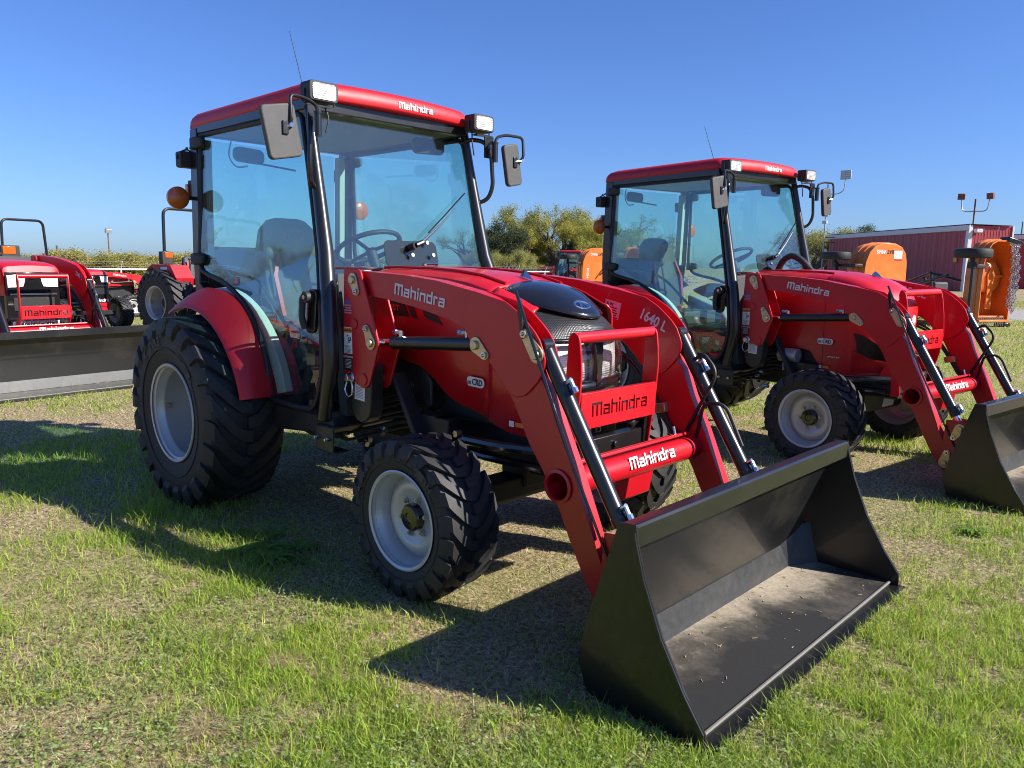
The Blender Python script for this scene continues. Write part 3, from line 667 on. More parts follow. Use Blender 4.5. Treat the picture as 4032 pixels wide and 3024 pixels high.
DOORP = [(-.315, 2.115), (.805, 2.115), (.85, 1.93), (.908, 1.665), (.958, 1.43), (1.005, 1.28), (1.045, 1.14), (1.072, .98), (1.072, .87), (1.035, .74), (.985, .655), (.794, .646), (.575, .656), (.532, .70), (.541, .806), (.502, .91), (.455, .999), (.36, 1.100), (.261, 1.165), (.12, 1.228), (-.02, 1.270), (-.18, 1.297), (-.28, 1.32), (-.325, 1.375), (-.338, 1.45), (-.325, 1.72)]
def cab(T, front_letters=True):
    fr = MB()
    for s in (-1, 1):
        fr.tube([(x, s*(ysd(z)-.014), z) for x, z in APIL], [.024, .028, .034, .038, .040, .040, .040, .040, .038, .036], 14)
        fr.prism([(-.425, 2.16), (-.335, 2.16), (-.36, 1.42), (-.38, 1.25), (-.30, 1.20), (-.44, 1.15), (-.455, 1.42)], s*.555, s*.500)
        fr.box((.22, s*.520, 2.155), (1.26, .06, .055))
    fr.box((.845, 0, 2.155), (.05, 1.03, .06)); fr.box((-.40, 0, 2.155), (.05, 1.03, .06)); fr.box((-.41, 0, 1.22), (.05, 1.0, .5))
    F = fr.obj('cab_frame', 'black', T, bevel=.006)
    for s in (-1, 1):
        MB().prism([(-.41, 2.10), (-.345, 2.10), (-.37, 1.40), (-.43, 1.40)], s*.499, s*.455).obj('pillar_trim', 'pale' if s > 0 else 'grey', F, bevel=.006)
        # door: seal, pane, handle, hinges
        g = MB(); pts = fillet([(x, s*(ysd(z)+.004), z) for x, z in DOORP+DOORP[:1]], .05, 4)
        g.tube(pts, .014, 8)
        d = g.obj('door', 'gasket', T)
        inner = [(x, z) for x, z in DOORP]
        p = MB(); n = len(inner)
        p.add([(x, s*(ysd(z)+.004), z) for x, z in inner]+[(x, s*(ysd(z)-.001), z) for x, z in inner], [tuple(range(n)), tuple(range(2*n-1, n-1, -1))]+[(i, n+i, n+(i+1) % n, (i+1) % n) for i in range(n)])
        p.obj('door_glass', 'glass', d, smooth=0)
        hb = MB(); slab(hb, (.985, s*.618, 1.145), (1, 0, 0), (.12, 0, 1), .08, .22, .02, .03)
        hb.obj('handle_plate', 'blackgloss', d, bevel=.003)
        MB().tube(fillet([(.98, s*.635, 1.23), (.957, s*.655, 1.215), (.945, s*.655, 1.11), (.950, s*.64, 1.06)], .04, 5), .017, 10).cyl((.983, s*.62, 1.215), (.983, s*.662, 1.215), .028, n=20).obj('door_handle', 'plastic', d)
        MB().cyl((.983, s*.662, 1.215), (.983, s*.667, 1.215), .011, n=16).obj('lock', 'steel', d)
        for z in (2.072, 1.392):
            h = MB(); y = s*(ysd(z)+.028)
            h.loft([[(-.375, y+.018*s*q, z+.038*w) for q, w in ((-1, -1), (1, -.85), (1, .85), (-1, 1))], [(-.30, y+.022*s*q, z+.037*w) for q, w in ((-1, -1), (1, -.85), (1, .85), (-1, 1))], [(-.245, y+.012*s*q-.004*s, z+.030*w) for q, w in ((-1, -1), (1, -.8), (1, .8), (-1, 1))]])
            h.obj('door_hinge', 'plastic', d, bevel=.008, seg=3)
        # rubber-edged trim over the fender and pale inner liner
        ln = []
        for i in range(15):
            a = R(14+84*i/14); ln.append([((.705+dr)*math.cos(a), s*(y), .535+(.705+dr)*math.sin(a)) for y, dr in ((.598, -.10), (.598, -.01), (.552, -.01), (.552, -.10))])
        MB().loft(ln).obj('fender_liner', 'pale', T, bevel=.004)
        # grab rail
        MB().tube(fillet([(.835, s*.50, 2.085), (.895, s*.520, 2.108), (.965, s*.575, 2.095), (.985, s*.606, 2.02), (.990, s*.618, 1.84), (.965, s*.600, 1.765), (.925, s*.545, 1.742)], .06, 6), .0125, 10).obj('grab_rail', 'black', T)
        # work lamp on its bracket
        lb = MB(); slab(lb, (.955, s*.534, 2.190), (0, 1, 0), (0, 0, 1), .158, .092, .085, .016)
        lo = lb.obj('work_lamp', 'plastic', T, bevel=.004)
        lens = MB(); slab(lens, (1.006, s*.534, 2.190), (0, 1, 0), (0, 0, 1), .128, .072, .008, .012); lens.obj('lamp_lens', 'lensglass', lo, bevel=.002)
        rf = MB(); slab(rf, (.9995, s*.534, 2.190), (0, 1, 0), (0, 0, 1), .128, .072, .004, .012); rf.obj('lamp_reflector', 'reflector', lo, smooth=0)
        MB().tube([(.955, s*.534-.082, 2.20), (.955, s*.534-.082, 2.135), (.955, s*.534+.082, 2.135), (.955, s*.534+.082, 2.20)], .005, 6).box((.965, s*.555, 2.125), (.04, .13, .006)).box((.985, s*.585, 2.06), (.008, .07, .12)).obj('lamp_bracket', 'black', lo)
        MB().tube(fillet([(.93, s*.50, 2.15), (.955, s*.48, 2.08), (.95, s*.50, 2.01)], .03, 4), .004, 6).obj('lamp_wire', 'hose', lo)
        # mirror
        MBm = MB(); slab(MBm, (1.05, s*.800 if s < 0 else .712, 1.968), (0, 1, .20), (0, -.20, 1), .172 if s < 0 else .125, .238, .030, .024)
        mo = MBm.obj('mirror', 'mirrorback', T, bevel=.008, seg=3)
        yy = s*.800 if s < 0 else .712
        fp = MB(); slab(fp, (1.0335, yy, 1.968), (0, 1, .20), (0, -.20, 1), .15 if s < 0 else .105, .21, .003, .018); fp.obj('mirror_glass', 'chrome', mo, smooth=0)
        a = MB().tube(fillet([(1.06, yy+(.035 if s < 0 else .055), 1.990), (1.075, yy+(.040 if s < 0 else .075), 2.02), (1.06, yy+(.043 if s < 0 else .082), 2.135), (1.04, s*.67, 2.137), (1.03, s*.597, 2.115), (1.03, s*.592, 2.06)], .03, 5), .0085, 10)
        a.cyl((1.03, s*.592, 2.085), (1.03, s*.592, 1.975), .0165, n=16).cyl((1.03, s*.592, 2.088), (1.03, s*.592, 2.078), .020, n=16)
        a.obj('mirror_arm', 'black', mo)
        MB().box((1.068, yy+.012, 1.985), (.012, .03, .06)).obj('mirror_clamp', 'black', mo, bevel=.003)
        MB().cyl((1.068, yy+.012, 1.988), (1.078, yy+(.04 if s < 0 else .065), 1.998), .006, n=8).cyl((1.085, yy+(.035 if s < 0 else .06), 1.998), (1.065, yy+(.045 if s < 0 else .07), 1.998), .010, n=12).obj('mirror_bolt', 'steel', mo)
        # amber lamps on the rear pillar
        a = MB().cyl((-.40, s*.55, 1.755), (-.40, s*.615, 1.752), .012, n=12).obj('turn_signal', 'black', T)
        L = MB(); L.loft([[(-.40+ox, s*.655+rr*math.cos(2*math.pi*k/24), 1.752+rr*math.sin(2*math.pi*k/24)) for k in range(24)] for ox, rr in ((-.018, .045), (-.012, .064), (.010, .066), (.016, .060), (.022, .034), (.028, .010))]); L.obj('signal_lens', 'amber', a, smooth=40)
        MB().box((-.455, s*.545, 1.815), (.05, .02, .10)).obj('marker_lamp', 'plastic', T, bevel=.003)
        MB().box((-.475, s*.561, 1.80), (.035, .014, .085)).obj('marker_lens', 'amber', T, bevel=.003)
        rl = MB(); slab(rl, (-.46, s*.56, 1.985), (0, 1, 0), (0, 0, 1), .115, .095, .07, .015); r_ = rl.obj('rear_lamp', 'plastic', T, bevel=.005)
        MB().tube(fillet([(-.46, s*.56-.062, 1.985), (-.46, s*.56-.055, 2.02), (-.46, s*.56, 2.05), (-.46, s*.56+.055, 2.02), (-.46, s*.56+.062, 1.985)], .02, 3), .005, 6).cyl((-.46, s*.56, 2.045), (-.46, s*.56, 2.06), .008, n=8).cyl((-.46, s*.54, 2.055), (-.42, s*.53, 2.075), .007, n=8).obj('lamp_yoke', 'black', r_)
    # windscreen and lower panes
    def pane(name, a, b, c, d, t=.006):
        mb = MB(); P = [Vector(q) for q in (a, b, c, d)]; n = (P[1]-P[0]).cross(P[3]-P[0]).normalized()*t
        return mb.add(P+[q-n for q in P], [(0, 1, 2, 3), (7, 6, 5, 4), (0, 4, 5, 1), (1, 5, 6, 2), (2, 6, 7, 3), (3, 7, 4, 0)]).obj(name, 'glass', T, smooth=0)
    wsn = pane('windscreen', (1.015, -.522, 1.362), (1.015, .522, 1.362), (.828, .505, 2.125), (.828, -.505, 2.125))
    MB().box((1.022, 0, 1.358), (.014, 1.03, .010), Matrix.Rotation(R(14), 3, 'Y')).obj('pane_joint', 'steel', wsn)
    for s in (-1, 1): pane('lower_pane', (1.055, s*.527, 1.05), (1.055, s*.31, 1.05), (1.025, s*.31, 1.352), (1.025, s*.527, 1.352))
    pane('rear_window', (-.435, -.46, 1.46), (-.435, .46, 1.46), (-.425, .46, 2.11), (-.425, -.46, 2.11))
    bp = MB(); slab(bp, (.994, .0, 1.432), (0, 1, 0), (-.2, 0, .79), .36, .150, .006, .035); w = bp.obj('wiper_cover', 'matte', T, bevel=.002)
    for y, z in ((-.02, 1.428), (.126, 1.43), (.095, 1.496)): MB().cyl((1.015+(1.44-z)*.25, y, z), (1.026+(1.44-z)*.25, y, z+.003), .011, n=14).obj('cover_bolt', 'steel', w)
    wp = MB().cyl((1.0, -.02, 1.470), (1.045, -.015, 1.480), .019, n=16).tube([(1.045, -.012, 1.482), (1.045, .035, 1.500)], .014, 10)
    wo_ = wp.obj('wiper', 'black', T)
    MB().tube([(1.045, .030, 1.498), (1.015, .19, 1.600), (.985, .32, 1.695)], [.010, .006, .004], 8).obj('wiper_arm', 'steel', wo_)
    MB().tube([(1.018, .10, 1.555), (.985, .25, 1.66), (.945, .43, 1.79)], .008, 8, ry=.004).obj('wiper_blade', 'gasket', wo_)
    MB().cyl((.822, .02, 2.14), (.855, .028, 2.15), .009, n=12).obj('washer_nozzle', 'blackgloss', wsn)
    # roof
    def rsec(z, inset, fx=0):
        x0, x1, w, r = -.475+inset, .885-inset+fx, .553-inset, .07; pts = []
        for cx, cy_, a0 in ((x1-r, w-r, 0), (x0+r, w-r, 90), (x0+r, -w+r, 180), (x1-r, -w+r, 270)):
            for i in range(6):
                a = R(a0+18*i); X, Y = cx+r*math.cos(a), cy_+r*math.sin(a)
                bow = .030*(1-(Y/.55)**2) if X > .5 else 0
                zz = z-.018*max(0, (-X)/.475)**2-.012*(abs(Y)/.55)**2*(1 if z > 2.24 else .6)
                pts.append((X+bow, Y, zz))
        for i in range(1, 12):
            Y = -(w-r)+(w-r)*2*i/12
            pts.append((x1+.030*(1-(Y/.55)**2), Y, z-.012*(abs(Y)/.55)**2*(1 if z > 2.24 else .6)))
        return pts
    roof = MB().loft([rsec(2.180, .03), rsec(2.184, .006), rsec(2.192, .0), rsec(2.225, .004), rsec(2.250, .012), rsec(2.270, .03), rsec(2.284, .07), rsec(2.292, .16), rsec(2.295, .34)]).obj('cab_roof', 'redplastic', T, smooth=50)
    logo('roof_lettering', (.9115, .10, 2.217), (0, 1, 0), (-.10, 0, 1), .235, 'white', roof, th=.003)
    MB().box((.2, 0, 2.155), (1.24, 1.0, .045)).obj('roof_lining', 'grey', T, bevel=.02)
    MB().cyl((.782, -.515, 2.17), (.765, -.50, 2.235), .006, .004, 8).cyl((.765, -.50, 2.235), (.645, -.50, 2.535), .0026, .0018, 6).obj('antenna', 'black', T)
    # inside
    def back(z, w, x0, x1, yo=0): return [(x0, yo-w, z), (x0-.01, yo-w*.5, z), (x0-.012, yo, z), (x0-.01, yo+w*.5, z), (x0, yo+w, z), (x1-.03, yo+w, z), (x1, yo+w*.6, z), (x1, yo-w*.6, z), (x1-.03, yo-w, z)]
    seat = MB().loft([back(.98, .21, -.20, -.06), back(1.10, .235, -.23, -.08), back(1.30, .24, -.27, -.13), back(1.46, .225, -.30, -.18), back(1.58, .19, -.325, -.21), back(1.645, .13, -.33, -.24), back(1.66, .08, -.32, -.25)]).box((.06, 0, .93), (.46, .46, .12)).box((.03, 0, .78), (.30, .34, .2))
    so = seat.obj('seat', 'dgrey', T, bevel=.012, smooth=50)
    for s in (-1, 1): MB().loft([[(-.054, s*.155, 1.05), (-.054, s*.18, 1.05), (-.07, s*.18, 1.05), (-.07, s*.155, 1.05)], [(-.110, s*.175, 1.30), (-.110, s*.203, 1.30), (-.13, s*.203, 1.30), (-.13, s*.175, 1.30)], [(-.150, s*.135, 1.44), (-.150, s*.150, 1.44), (-.17, s*.150, 1.44), (-.17, s*.135, 1.44)]]).obj('seat_stripe', 'red', so)
    MB().tube([(-.195+.002*math.sin(2*math.pi*t/16), .065*math.cos(2*math.pi*t/16), 1.555+.035*math.sin(2*math.pi*t/16)) for t in range(17)], .004, 6).obj('seat_emblem', 'red', so)
    sw = MB(); n = Vector((-.45, 0, .89)).normalized(); u = Vector((0, 1, 0)); v = n.cross(u)
    sw.tube([Vector((.60, 0, 1.475))+(u*math.cos(2*math.pi*k/32)+v*math.sin(2*math.pi*k/32))*.185 for k in range(33)], .014, 10)
    for a in (90, 210, 330): sw.cyl(Vector((.62, 0, 1.45)), Vector((.60, 0, 1.475))+(u*math.cos(R(a))+v*math.sin(R(a)))*.18, .011, n=8)
    sw.cyl((.62, 0, 1.46), (.84, 0, 1.02), .03, n=14); sw.obj('steering_wheel', 'plastic', T)
    MB().loft([[(.74, -.17, z), (.98, -.22, z), (.98, .22, z), (.74, .17, z)] for z in (.62, 1.25)]+[[(.76, -.15, 1.34), (.97, -.20, 1.36), (.97, .20, 1.36), (.76, .15, 1.34)]]).obj('dashboard', 'dgrey', T, bevel=.03, seg=3)
    MB().box((.35, 0, .60), (1.2, 1.04, .04)).obj('cab_floor', 'dgrey', T)
    cn = MB().loft([[(-.1, y, .62), (.42, y, .62), (.42, y, .86), (.30, y, 1.0), (-.1, y, 1.12)] for y in (-.44, -.28)]); cn.obj('side_console', 'dgrey', T, bevel=.02)
    cn = MB().loft([[(-.1, y, .62), (.42, y, .62), (.42, y, .86), (.30, y, 1.0), (-.1, y, 1.12)] for y in (.28, .44)]); cn.obj('side_console', 'grey', T, bevel=.02)
    MB().tube([(.20, -.36, 1.03), (.16, -.36, 1.25), (.12, -.36, 1.40)], .010, 8).sphere((.115, -.36, 1.43), .028, 12, (1, 1, 1.4)).obj('joystick', 'dgrey', T)
    MB().tube([(.36, -.40, .95), (.38, -.40, 1.03)], .008, 8).box((.385, -.40, 1.045), (.05, .03, .02)).obj('control_lever', 'orangeprint', T, bevel=.004)
    im = MB(); slab(im, (.74, .33, 2.06), (.3, 1, 0), (0, 0, 1), .20, .09, .02, .03); im.obj('inner_mirror', 'plastic', T, bevel=.004)
    rw = MB(); slab(rw, (-.40, -.19, 2.045), (0, 1, -.05), (0, 0, 1), .20, .09, .04, .035); r_ = rw.obj('rear_wiper_motor', 'plastic', T, bevel=.005)
    MB().tube([(-.445, -.11, 2.01), (-.445, .17, 1.99)], .007, 6, ry=.004).obj('rear_wiper', 'gasket', r_)
    MB().tube(fillet([(-.41, -.30, 2.12), (-.40, -.33, 2.03), (-.40, -.28, 1.96), (-.40, -.20, 1.98)], .04, 4), .005, 6).obj('wiper_wire', 'grey', r_)
    gl = MB().tube(fillet([(.66, -.575, 1.05), (.35, -.55, 1.27), (.2, -.535, 1.33), (-.28, -.53, 1.36)], .06, 5), .012, 8); gl.obj('door_bar', 'black', T)

# ---------------------------------------------------------------- bonnets
def hood_sec(x, zt, w, sh, zb, drop=.02, crown=.012, wb=None):
    wb = wb or w
    half = [(0, zt), (w*.35, zt-crown*.3), (w*.68, zt-crown), (w*.84, zt-crown-drop*.35), (w*.95, zt-crown-drop*1.3), (w, zt-crown-drop*2.8), (w*1.01, zt-sh), (wb, (zt-sh+zb)/2), (wb*.985, zb)]
    return [(x, -y, z) for y, z in half[::-1]]+[(x, y, z) for y, z in half[1:]]
def shell(mb, secs):
    """open strip loft, doubled inwards so that it has thickness"""
    mb.loft(secs, cap=False, closed=False)
def hood_a(T):
    zb = [(1.03, 1.12), (1.13, 1.02), (1.20, .93), (1.30, .905), (1.42, .890), (1.47, .868), (1.53, .835), (1.60, .785), (1.67, .752), (1.75, .736), (1.85, .718), (1.95, .676), (2.03, .655), (2.12, .650)]
    ZB = lambda x: float(np.interp(x, [a for a, b in zb], [b for a, b in zb]))
    ZT = lambda x: float(np.interp(x, [1.02, 1.15, 1.4, 1.6, 1.75, 1.90, 2.0, 2.12], [1.366, 1.370, 1.368, 1.358, 1.342, 1.306, 1.275, 1.225]))
    WD = lambda x: float(np.interp(x, [1.02, 1.3, 1.7, 1.95, 2.12], [.285, .298, .305, .300, .285]))
    xs = list(np.linspace(1.03, 1.905, 22))
    top = MB(); shell(top, [hood_sec(x, ZT(x), WD(x), .15, ZB(x)) for x in xs])
    h = top.obj('hood', 'red', T, smooth=30)
    so = h.modifiers.new('thickness', 'SOLIDIFY'); so.thickness = .012; so.offset = -1
    # front quarters: red sides either side of the cap and grille
    for s in (-1, 1):
        secs = []
        for x in np.linspace(1.905, 2.135, 8):
            q = [(a[0], s*abs(a[1]), a[2]) for a in hood_sec(x, ZT(x), WD(x), .15, ZB(x))[:6]]
            secs.append(q)
        mb = MB(); shell(mb, secs); o = mb.obj('hood_side', 'red', h, smooth=30); m = o.modifiers.new('thickness', 'SOLIDIFY'); m.thickness = .01; m.offset = 0
    # raised ridges that run along the top
    for s in (-1, 1):
        MB().tube([(x, s*(.215-.03*(x-1.1)), ZT(x)-.004) for x in np.linspace(1.04, 1.895, 20)], .007, 8).obj('hood_ridge', 'red', h)
    # black cap with badge
    def Tc(v): return (2.250-.285*abs(v)**2.2, .255*v, 1.163+.075*abs(v)**2)
    rows = []
    for i in range(11):
        u = i/10; q = []
        for j in range(25):
            v = -1+j/12; a = Vector((1.900, .245*v, 1.312-.038*v*v-.01*v**6)); b = Vector(Tc(v)); p = a.lerp(b, u); p.z += .030*math.sin(math.pi*u)*(1-.5*v*v)
            q.append(p)
        rows.append(q)
    mb = MB(); shell(mb, rows); cp = mb.obj('hood_cap', 'blackgloss', h, smooth=60); m = cp.modifiers.new('thickness', 'SOLIDIFY'); m.thickness = .010; m.offset = 0
    eb = Vector((2.178, 0, 1.214)); en = Vector((.55, 0, .83)).normalized(); eu = Vector((-.83, 0, .55)).normalized()
    e = MB(); e.tube([eb+Vector((0, .047*math.cos(2*math.pi*k/28), 0))+eu*.027*math.sin(2*math.pi*k/28) for k in range(29)], .0055, 8)
    for y0, y1, y2 in ((-.004, -.032, -.016), (.004, .016, .032), (-.006, -.003, .003)):
        e.add([eb+en*.004+Vector((0, y0, 0))+eu*.022, eb+en*.004+Vector((0, y0+.006, 0))+eu*.022, eb+en*.006+Vector((0, y2, 0))-eu*.019, eb+en*.006+Vector((0, y1, 0))-eu*.019], [(0, 1, 2, 3)])
    e.obj('badge', 'chrome', cp)
    lt = MB(); slab(lt, (1.075, .06, 1.380), (0, 1, 0), (1, 0, 0), .10, .035, .014, .012); lt.obj('hood_latch', 'chrome', h, bevel=.003)
    # ornament
    MB().add([(1.80, 0, 1.336), (1.815, -.016, 1.333), (1.815, .016, 1.333), (1.825, 0, 1.366), (1.885, 0, 1.316), (1.845, -.014, 1.328), (1.845, .014, 1.328), (1.85, 0, 1.352)], [(0, 1, 3), (0, 3, 2), (1, 5, 7, 3), (2, 3, 7, 6), (5, 4, 7), (6, 7, 4)]).obj('hood_ornament', 'chrome', h, smooth=60)
    # grille between the cap and the lamps
    rows = []
    for i in range(9):
        u = i/8; q = []
        for j in range(25):
            v = -1+j/12; a = Vector(Tc(v))-Vector((.012, 0, .012)); b = Vector((2.262-.085*v*v, .275*v, 1.078)); p = a.lerp(b, u)
            p.x += .022*math.sin(math.pi*u); q.append(p)
        rows.append(q)
    mb = MB(); shell(mb, rows); mb.obj('grille', 'grille', T, smooth=60)
    def nose(v, z, off=0): return Vector((2.276-.075*v*v+off, .278*v, z))
    strip = lambda z0, z1, v0, v1, o0, o1, n=13: [[nose(v0+(v1-v0)*j/(n-1), z, o) for j in range(n)] for z, o in ((z0, o0), ((z0+z1)/2, (o0+o1)/2+.004), (z1, o1))]
    def band(name, z0, z1, v0, v1, o0, o1, mat, th=.012):
        mb = MB(); shell(mb, strip(z0, z1, v0, v1, o0, o1)); o = mb.obj(name, mat, T, smooth=50); m = o.modifiers.new('thickness', 'SOLIDIFY'); m.thickness = th; m.offset = -1; return o
    band('grille_sill', 1.062, 1.080, -1.02, 1.02, .002, -.002, 'blackgloss')
    for s in (-1, 1):
        v0, v1 = (.09, 1.0) if s > 0 else (-1.0, -.09)
        hl = band('headlight', .884, 1.058, v0, v1, -.035, -.045, 'reflector', .004)
        band('headlight_lens', .882, 1.060, v0, v1, .004, -.006, 'lensglass', .005).parent = hl
        band('headlight_rim', .884, .896, v0, v1, -.006, -.004, 'chrome', .02).parent = hl
    ns = MB().loft([[nose(-.09, .862, -.05), nose(-.06, .862, .010), nose(.06, .862, .010), nose(.09, .862, -.05)], [nose(-.10, .97, -.05), nose(-.075, .97, .014), nose(.075, .97, .014), nose(.10, .97, -.05)], [nose(-.15, 1.062, -.05), nose(-.12, 1.062, .006), nose(.12, 1.062, .006), nose(.15, 1.062, -.05)]])
    ns.obj('nose_bar', 'blackgloss', T, bevel=.006)
    band('bumper', .828, .882, -1.03, 1.03, -.004, .008, 'blackgloss', .05)
    MB().box((2.15, 0, .72), (.12, .50, .26)).obj('nose_panel', 'engine', T, bevel=.01)
    MB().prism([(1.96, .665), (2.15, .64), (2.16, .83), (2.10, 1.0), (2.0, 1.0)], -.285, .285).obj('lamp_surround', 'engine', T, bevel=.01)
    # side transfers
    d = MB(); d.prism([(1.135, 1.215), (1.20, 1.13), (1.345, 1.128), (1.30, 1.205)], -.3075, -.3065); d.prism([(1.33, 1.195), (1.365, 1.128), (1.41, 1.118), (1.375, 1.185)], -.3075, -.3065); d.prism([(1.45, 1.17), (1.47, 1.13), (1.60, 1.10), (1.55, 1.15)], -.3085, -.3075)
    d.obj('side_transfer', 'ink', h)
    t = MB(); add_text(t, 'HST', (1.235, -.309, 1.168), (1, 0, -.05), (.05, 0, 1), .032, w=.09); t.obj('side_lettering', 'red', h, smooth=0, recalc=False)
    t = MB(); slab(t, (1.829, -.314, .860), (1, 0, -.04), (.04, 0, 1), .112, .044, .002, .018); t.obj('engine_badge', 'white', h, smooth=0)
    t = MB(); add_text(t, 'm', (1.790, -.316, .855), (1, 0, -.04), (.04, 0, 1), .016, w=.022); add_text(t, 'CRD', (1.842, -.316, .860), (1, 0, -.04), (.04, 0, 1), .030, w=.066); t.obj('engine_badge_lettering', 'ink', h, smooth=0, recalc=False)
    t = MB(); t.quad((2.045, -.3015, .70), (1, 0, 0), (0, 0, 1), .030, .026); t.m = 1; t.quad((2.095, -.3015, .70), (1, 0, 0), (0, 0, 1), .055, .020); t.obj('hot_decal', ['white', 'orangeprint'], h, smooth=0, recalc=False)
    # dark rear joint with the cab
    MB().box((1.03, 0, 1.23), (.03, .54, .20)).obj('hood_seal', 'gasket', T)
    # front frame below the guard
    MB().box((2.33, .02, .612), (.05, .46, .085)).cyl((2.33, .03, .612), (2.37, .03, .612), .016, n=6).obj('front_beam', 'black', T, bevel=.004)
    MB().prism([(2.28, .55), (2.36, .56), (2.37, .70), (2.34, .73), (2.29, .72)], .245, .265).prism([(2.28, .55), (2.36, .56), (2.37, .70), (2.34, .73), (2.29, .72)], -.265, -.245).obj('beam_plate', 'black', T, bevel=.004)
    MB().cyl((2.33, .24, .70), (2.36, .15, .695), .022, n=14).sphere((2.36, .14, .695), .028, 12).obj('tow_pin', 'black', T)
    MB().box((2.18, 0, .50), (.30, .34, .10)).obj('front_bolster', 'engine', T, bevel=.01)
    MB().quad((2.3565, -.13, .595), (0, 1, 0), (0, 0, 1), .07, .06).obj('beam_label', 'white', T, smooth=0)
def hood_b(T):
    zb = [(1.03, .95), (1.2, .84), (1.318, .783), (1.50, .775), (1.593, .770), (1.64, .71), (1.68, .66), (1.725, .604), (1.85, .605), (2.24, .645), (2.3, .66)]
    ZB = lambda x: float(np.interp(x, [a for a, b in zb], [b for a, b in zb]))
    ZT = lambda x: float(np.interp(x, [1.02, 1.3, 1.6, 1.8, 1.95, 2.05, 2.12, 2.17], [1.378, 1.388, 1.380, 1.362, 1.330, 1.29, 1.245, 1.18]))
    WD = lambda x: float(np.interp(x, [1.02, 1.4, 1.9, 2.03, 2.12, 2.17], [.285, .298, .298, .270, .225, .18]))
    xs = list(np.linspace(1.03, 1.70, 14))
    mb = MB(); shell(mb, [hood_sec(x, ZT(x), WD(x), .15, ZB(x), drop=.026, crown=.02) for x in xs]); h = mb.obj('hood', 'red', T, smooth=32)
    xs = [1.705, 1.76, 1.82, 1.9, 1.96, 2.01, 2.06, 2.10, 2.13, 2.155, 2.17]
    mb = MB(); secs = [hood_sec(x, ZT(x)+.004, WD(x)+.003, .15+.04*max(0, x-1.95), ZB(x), drop=.026, crown=.02+.05*max(0, x-1.9)) for x in xs]; shell(mb, secs)
    mb.add([p for p in secs[-1]], [tuple(range(len(secs[-1])))]); n = mb.obj('hood_front', 'red', h, smooth=40)
    for s in (-1, 1):
        MB().tube([(x, s*(.20-.03*(x-1.1)), ZT(x)-.010) for x in np.linspace(1.04, 1.69, 16)], .007, 8).obj('hood_ridge', 'red', h)
        MB().prism([(1.951, .92), (1.97, .86), (1.98, .80), (2.06, .765), (2.14, .755), (2.212, .752), (2.19, .79), (2.11, .852), (2.02, .90)], s*.302, s*.285).obj('headlight', 'reflector', h, bevel=.004)
        MB().prism([(1.940, .930), (1.97, .86), (1.975, .79), (2.06, .755), (2.15, .745), (2.235, .742), (2.20, .80), (2.12, .866), (2.02, .916)], s*.306, s*.303).obj('headlight_lens', 'blackgloss', h, bevel=.001)
        MB().loft([[(1.94, s*.30, .80), (1.985, s*.325, .788), (2.10, s*.325, .745), (2.262, s*.27, .722), (2.262, s*.20, .70), (2.25, s*.20, .66), (1.94, s*.298, .63)], [(1.94, s*.28, .80), (1.985, s*.28, .788), (2.10, s*.28, .745), (2.262, s*.20, .722), (2.262, s*.19, .70), (2.25, s*.18, .66), (1.94, s*.28, .63)]]).obj('fender_lip', 'red', h, bevel=.006)
    MB().sphere((2.15, .13, 1.02), .045, 14, (.6, 1, 1.3)).obj('front_lamp', 'reflector', h)
    MB().add([(1.885, 0, 1.350), (1.90, -.016, 1.347), (1.90, .016, 1.347), (1.91, 0, 1.380), (1.97, 0, 1.330), (1.93, -.014, 1.342), (1.93, .014, 1.342), (1.935, 0, 1.366)], [(0, 1, 3), (0, 3, 2), (1, 5, 7, 3), (2, 3, 7, 6), (5, 4, 7), (6, 7, 4)]).obj('hood_ornament', 'chrome', h, smooth=60)
    MB().prism([(1.70, .645), (1.76, .60), (2.26, .64), (2.26, .615), (1.75, .585), (1.69, .63)], -.305, .305).obj('hood_skirt', 'steel', T)
    MB().prism([(1.3, .78), (1.6, .77), (1.73, .60), (2.25, .64), (2.25, .5), (1.6, .5), (1.3, .6)], -.26, .26).obj('engine_bay', 'engine', T, bevel=.01)
    MB().cyl((1.36, -.33, .72), (1.52, -.33, .72), .055, n=20).cyl((1.40, -.34, .66), (1.42, -.36, .60), .012).obj('oil_filter', 'galv', T, bevel=.008)
    MB().prism([(2.245, .685), (2.305, .67), (2.318, .51), (2.255, .50)], -.315, -.300).prism([(2.245, .685), (2.305, .67), (2.318, .51), (2.255, .50)], .300, .315).obj('guard_bracket', 'red', T, bevel=.003)
    t = MB(); slab(t, (1.728, -.314, .850), (1, 0, 0), (0, 0, 1), .125, .044, .002, .018); t.obj('engine_badge', 'white', h, smooth=0)
    t = MB(); add_text(t, 'm', (1.685, -.316, .846), (1, 0, 0), (0, 0, 1), .016, w=.022); add_text(t, 'CRD', (1.743, -.316, .850), (1, 0, 0), (0, 0, 1), .030, w=.07); t.obj('engine_badge_lettering', 'ink', h, smooth=0, recalc=False)
    t = MB(); t.quad((1.70, -.3155, .655), (1, 0, 0), (0, 0, 1), .024, .024); t.m = 1; t.quad((1.745, -.3155, .655), (1, 0, 0), (0, 0, 1), .05, .018); t.obj('hot_decal', ['white', 'orangeprint'], h, smooth=0, recalc=False)
    for i, (dx, w) in enumerate(((0, .03), (.025, .035), (.055, .03), (.085, .02))): pass
    t = MB()
    for i in range(6): t.quad((1.76+.017*i, -.3150, .735+.004*(i % 2)), (1, 0, .5), (-.5, 0, 1), .013, .007)
    t.obj('swoosh_transfer', 'silverprint', h, smooth=0, recalc=False)
    MB().box((1.03, 0, 1.2), (.03, .54, .26)).obj('hood_seal', 'gasket', T)
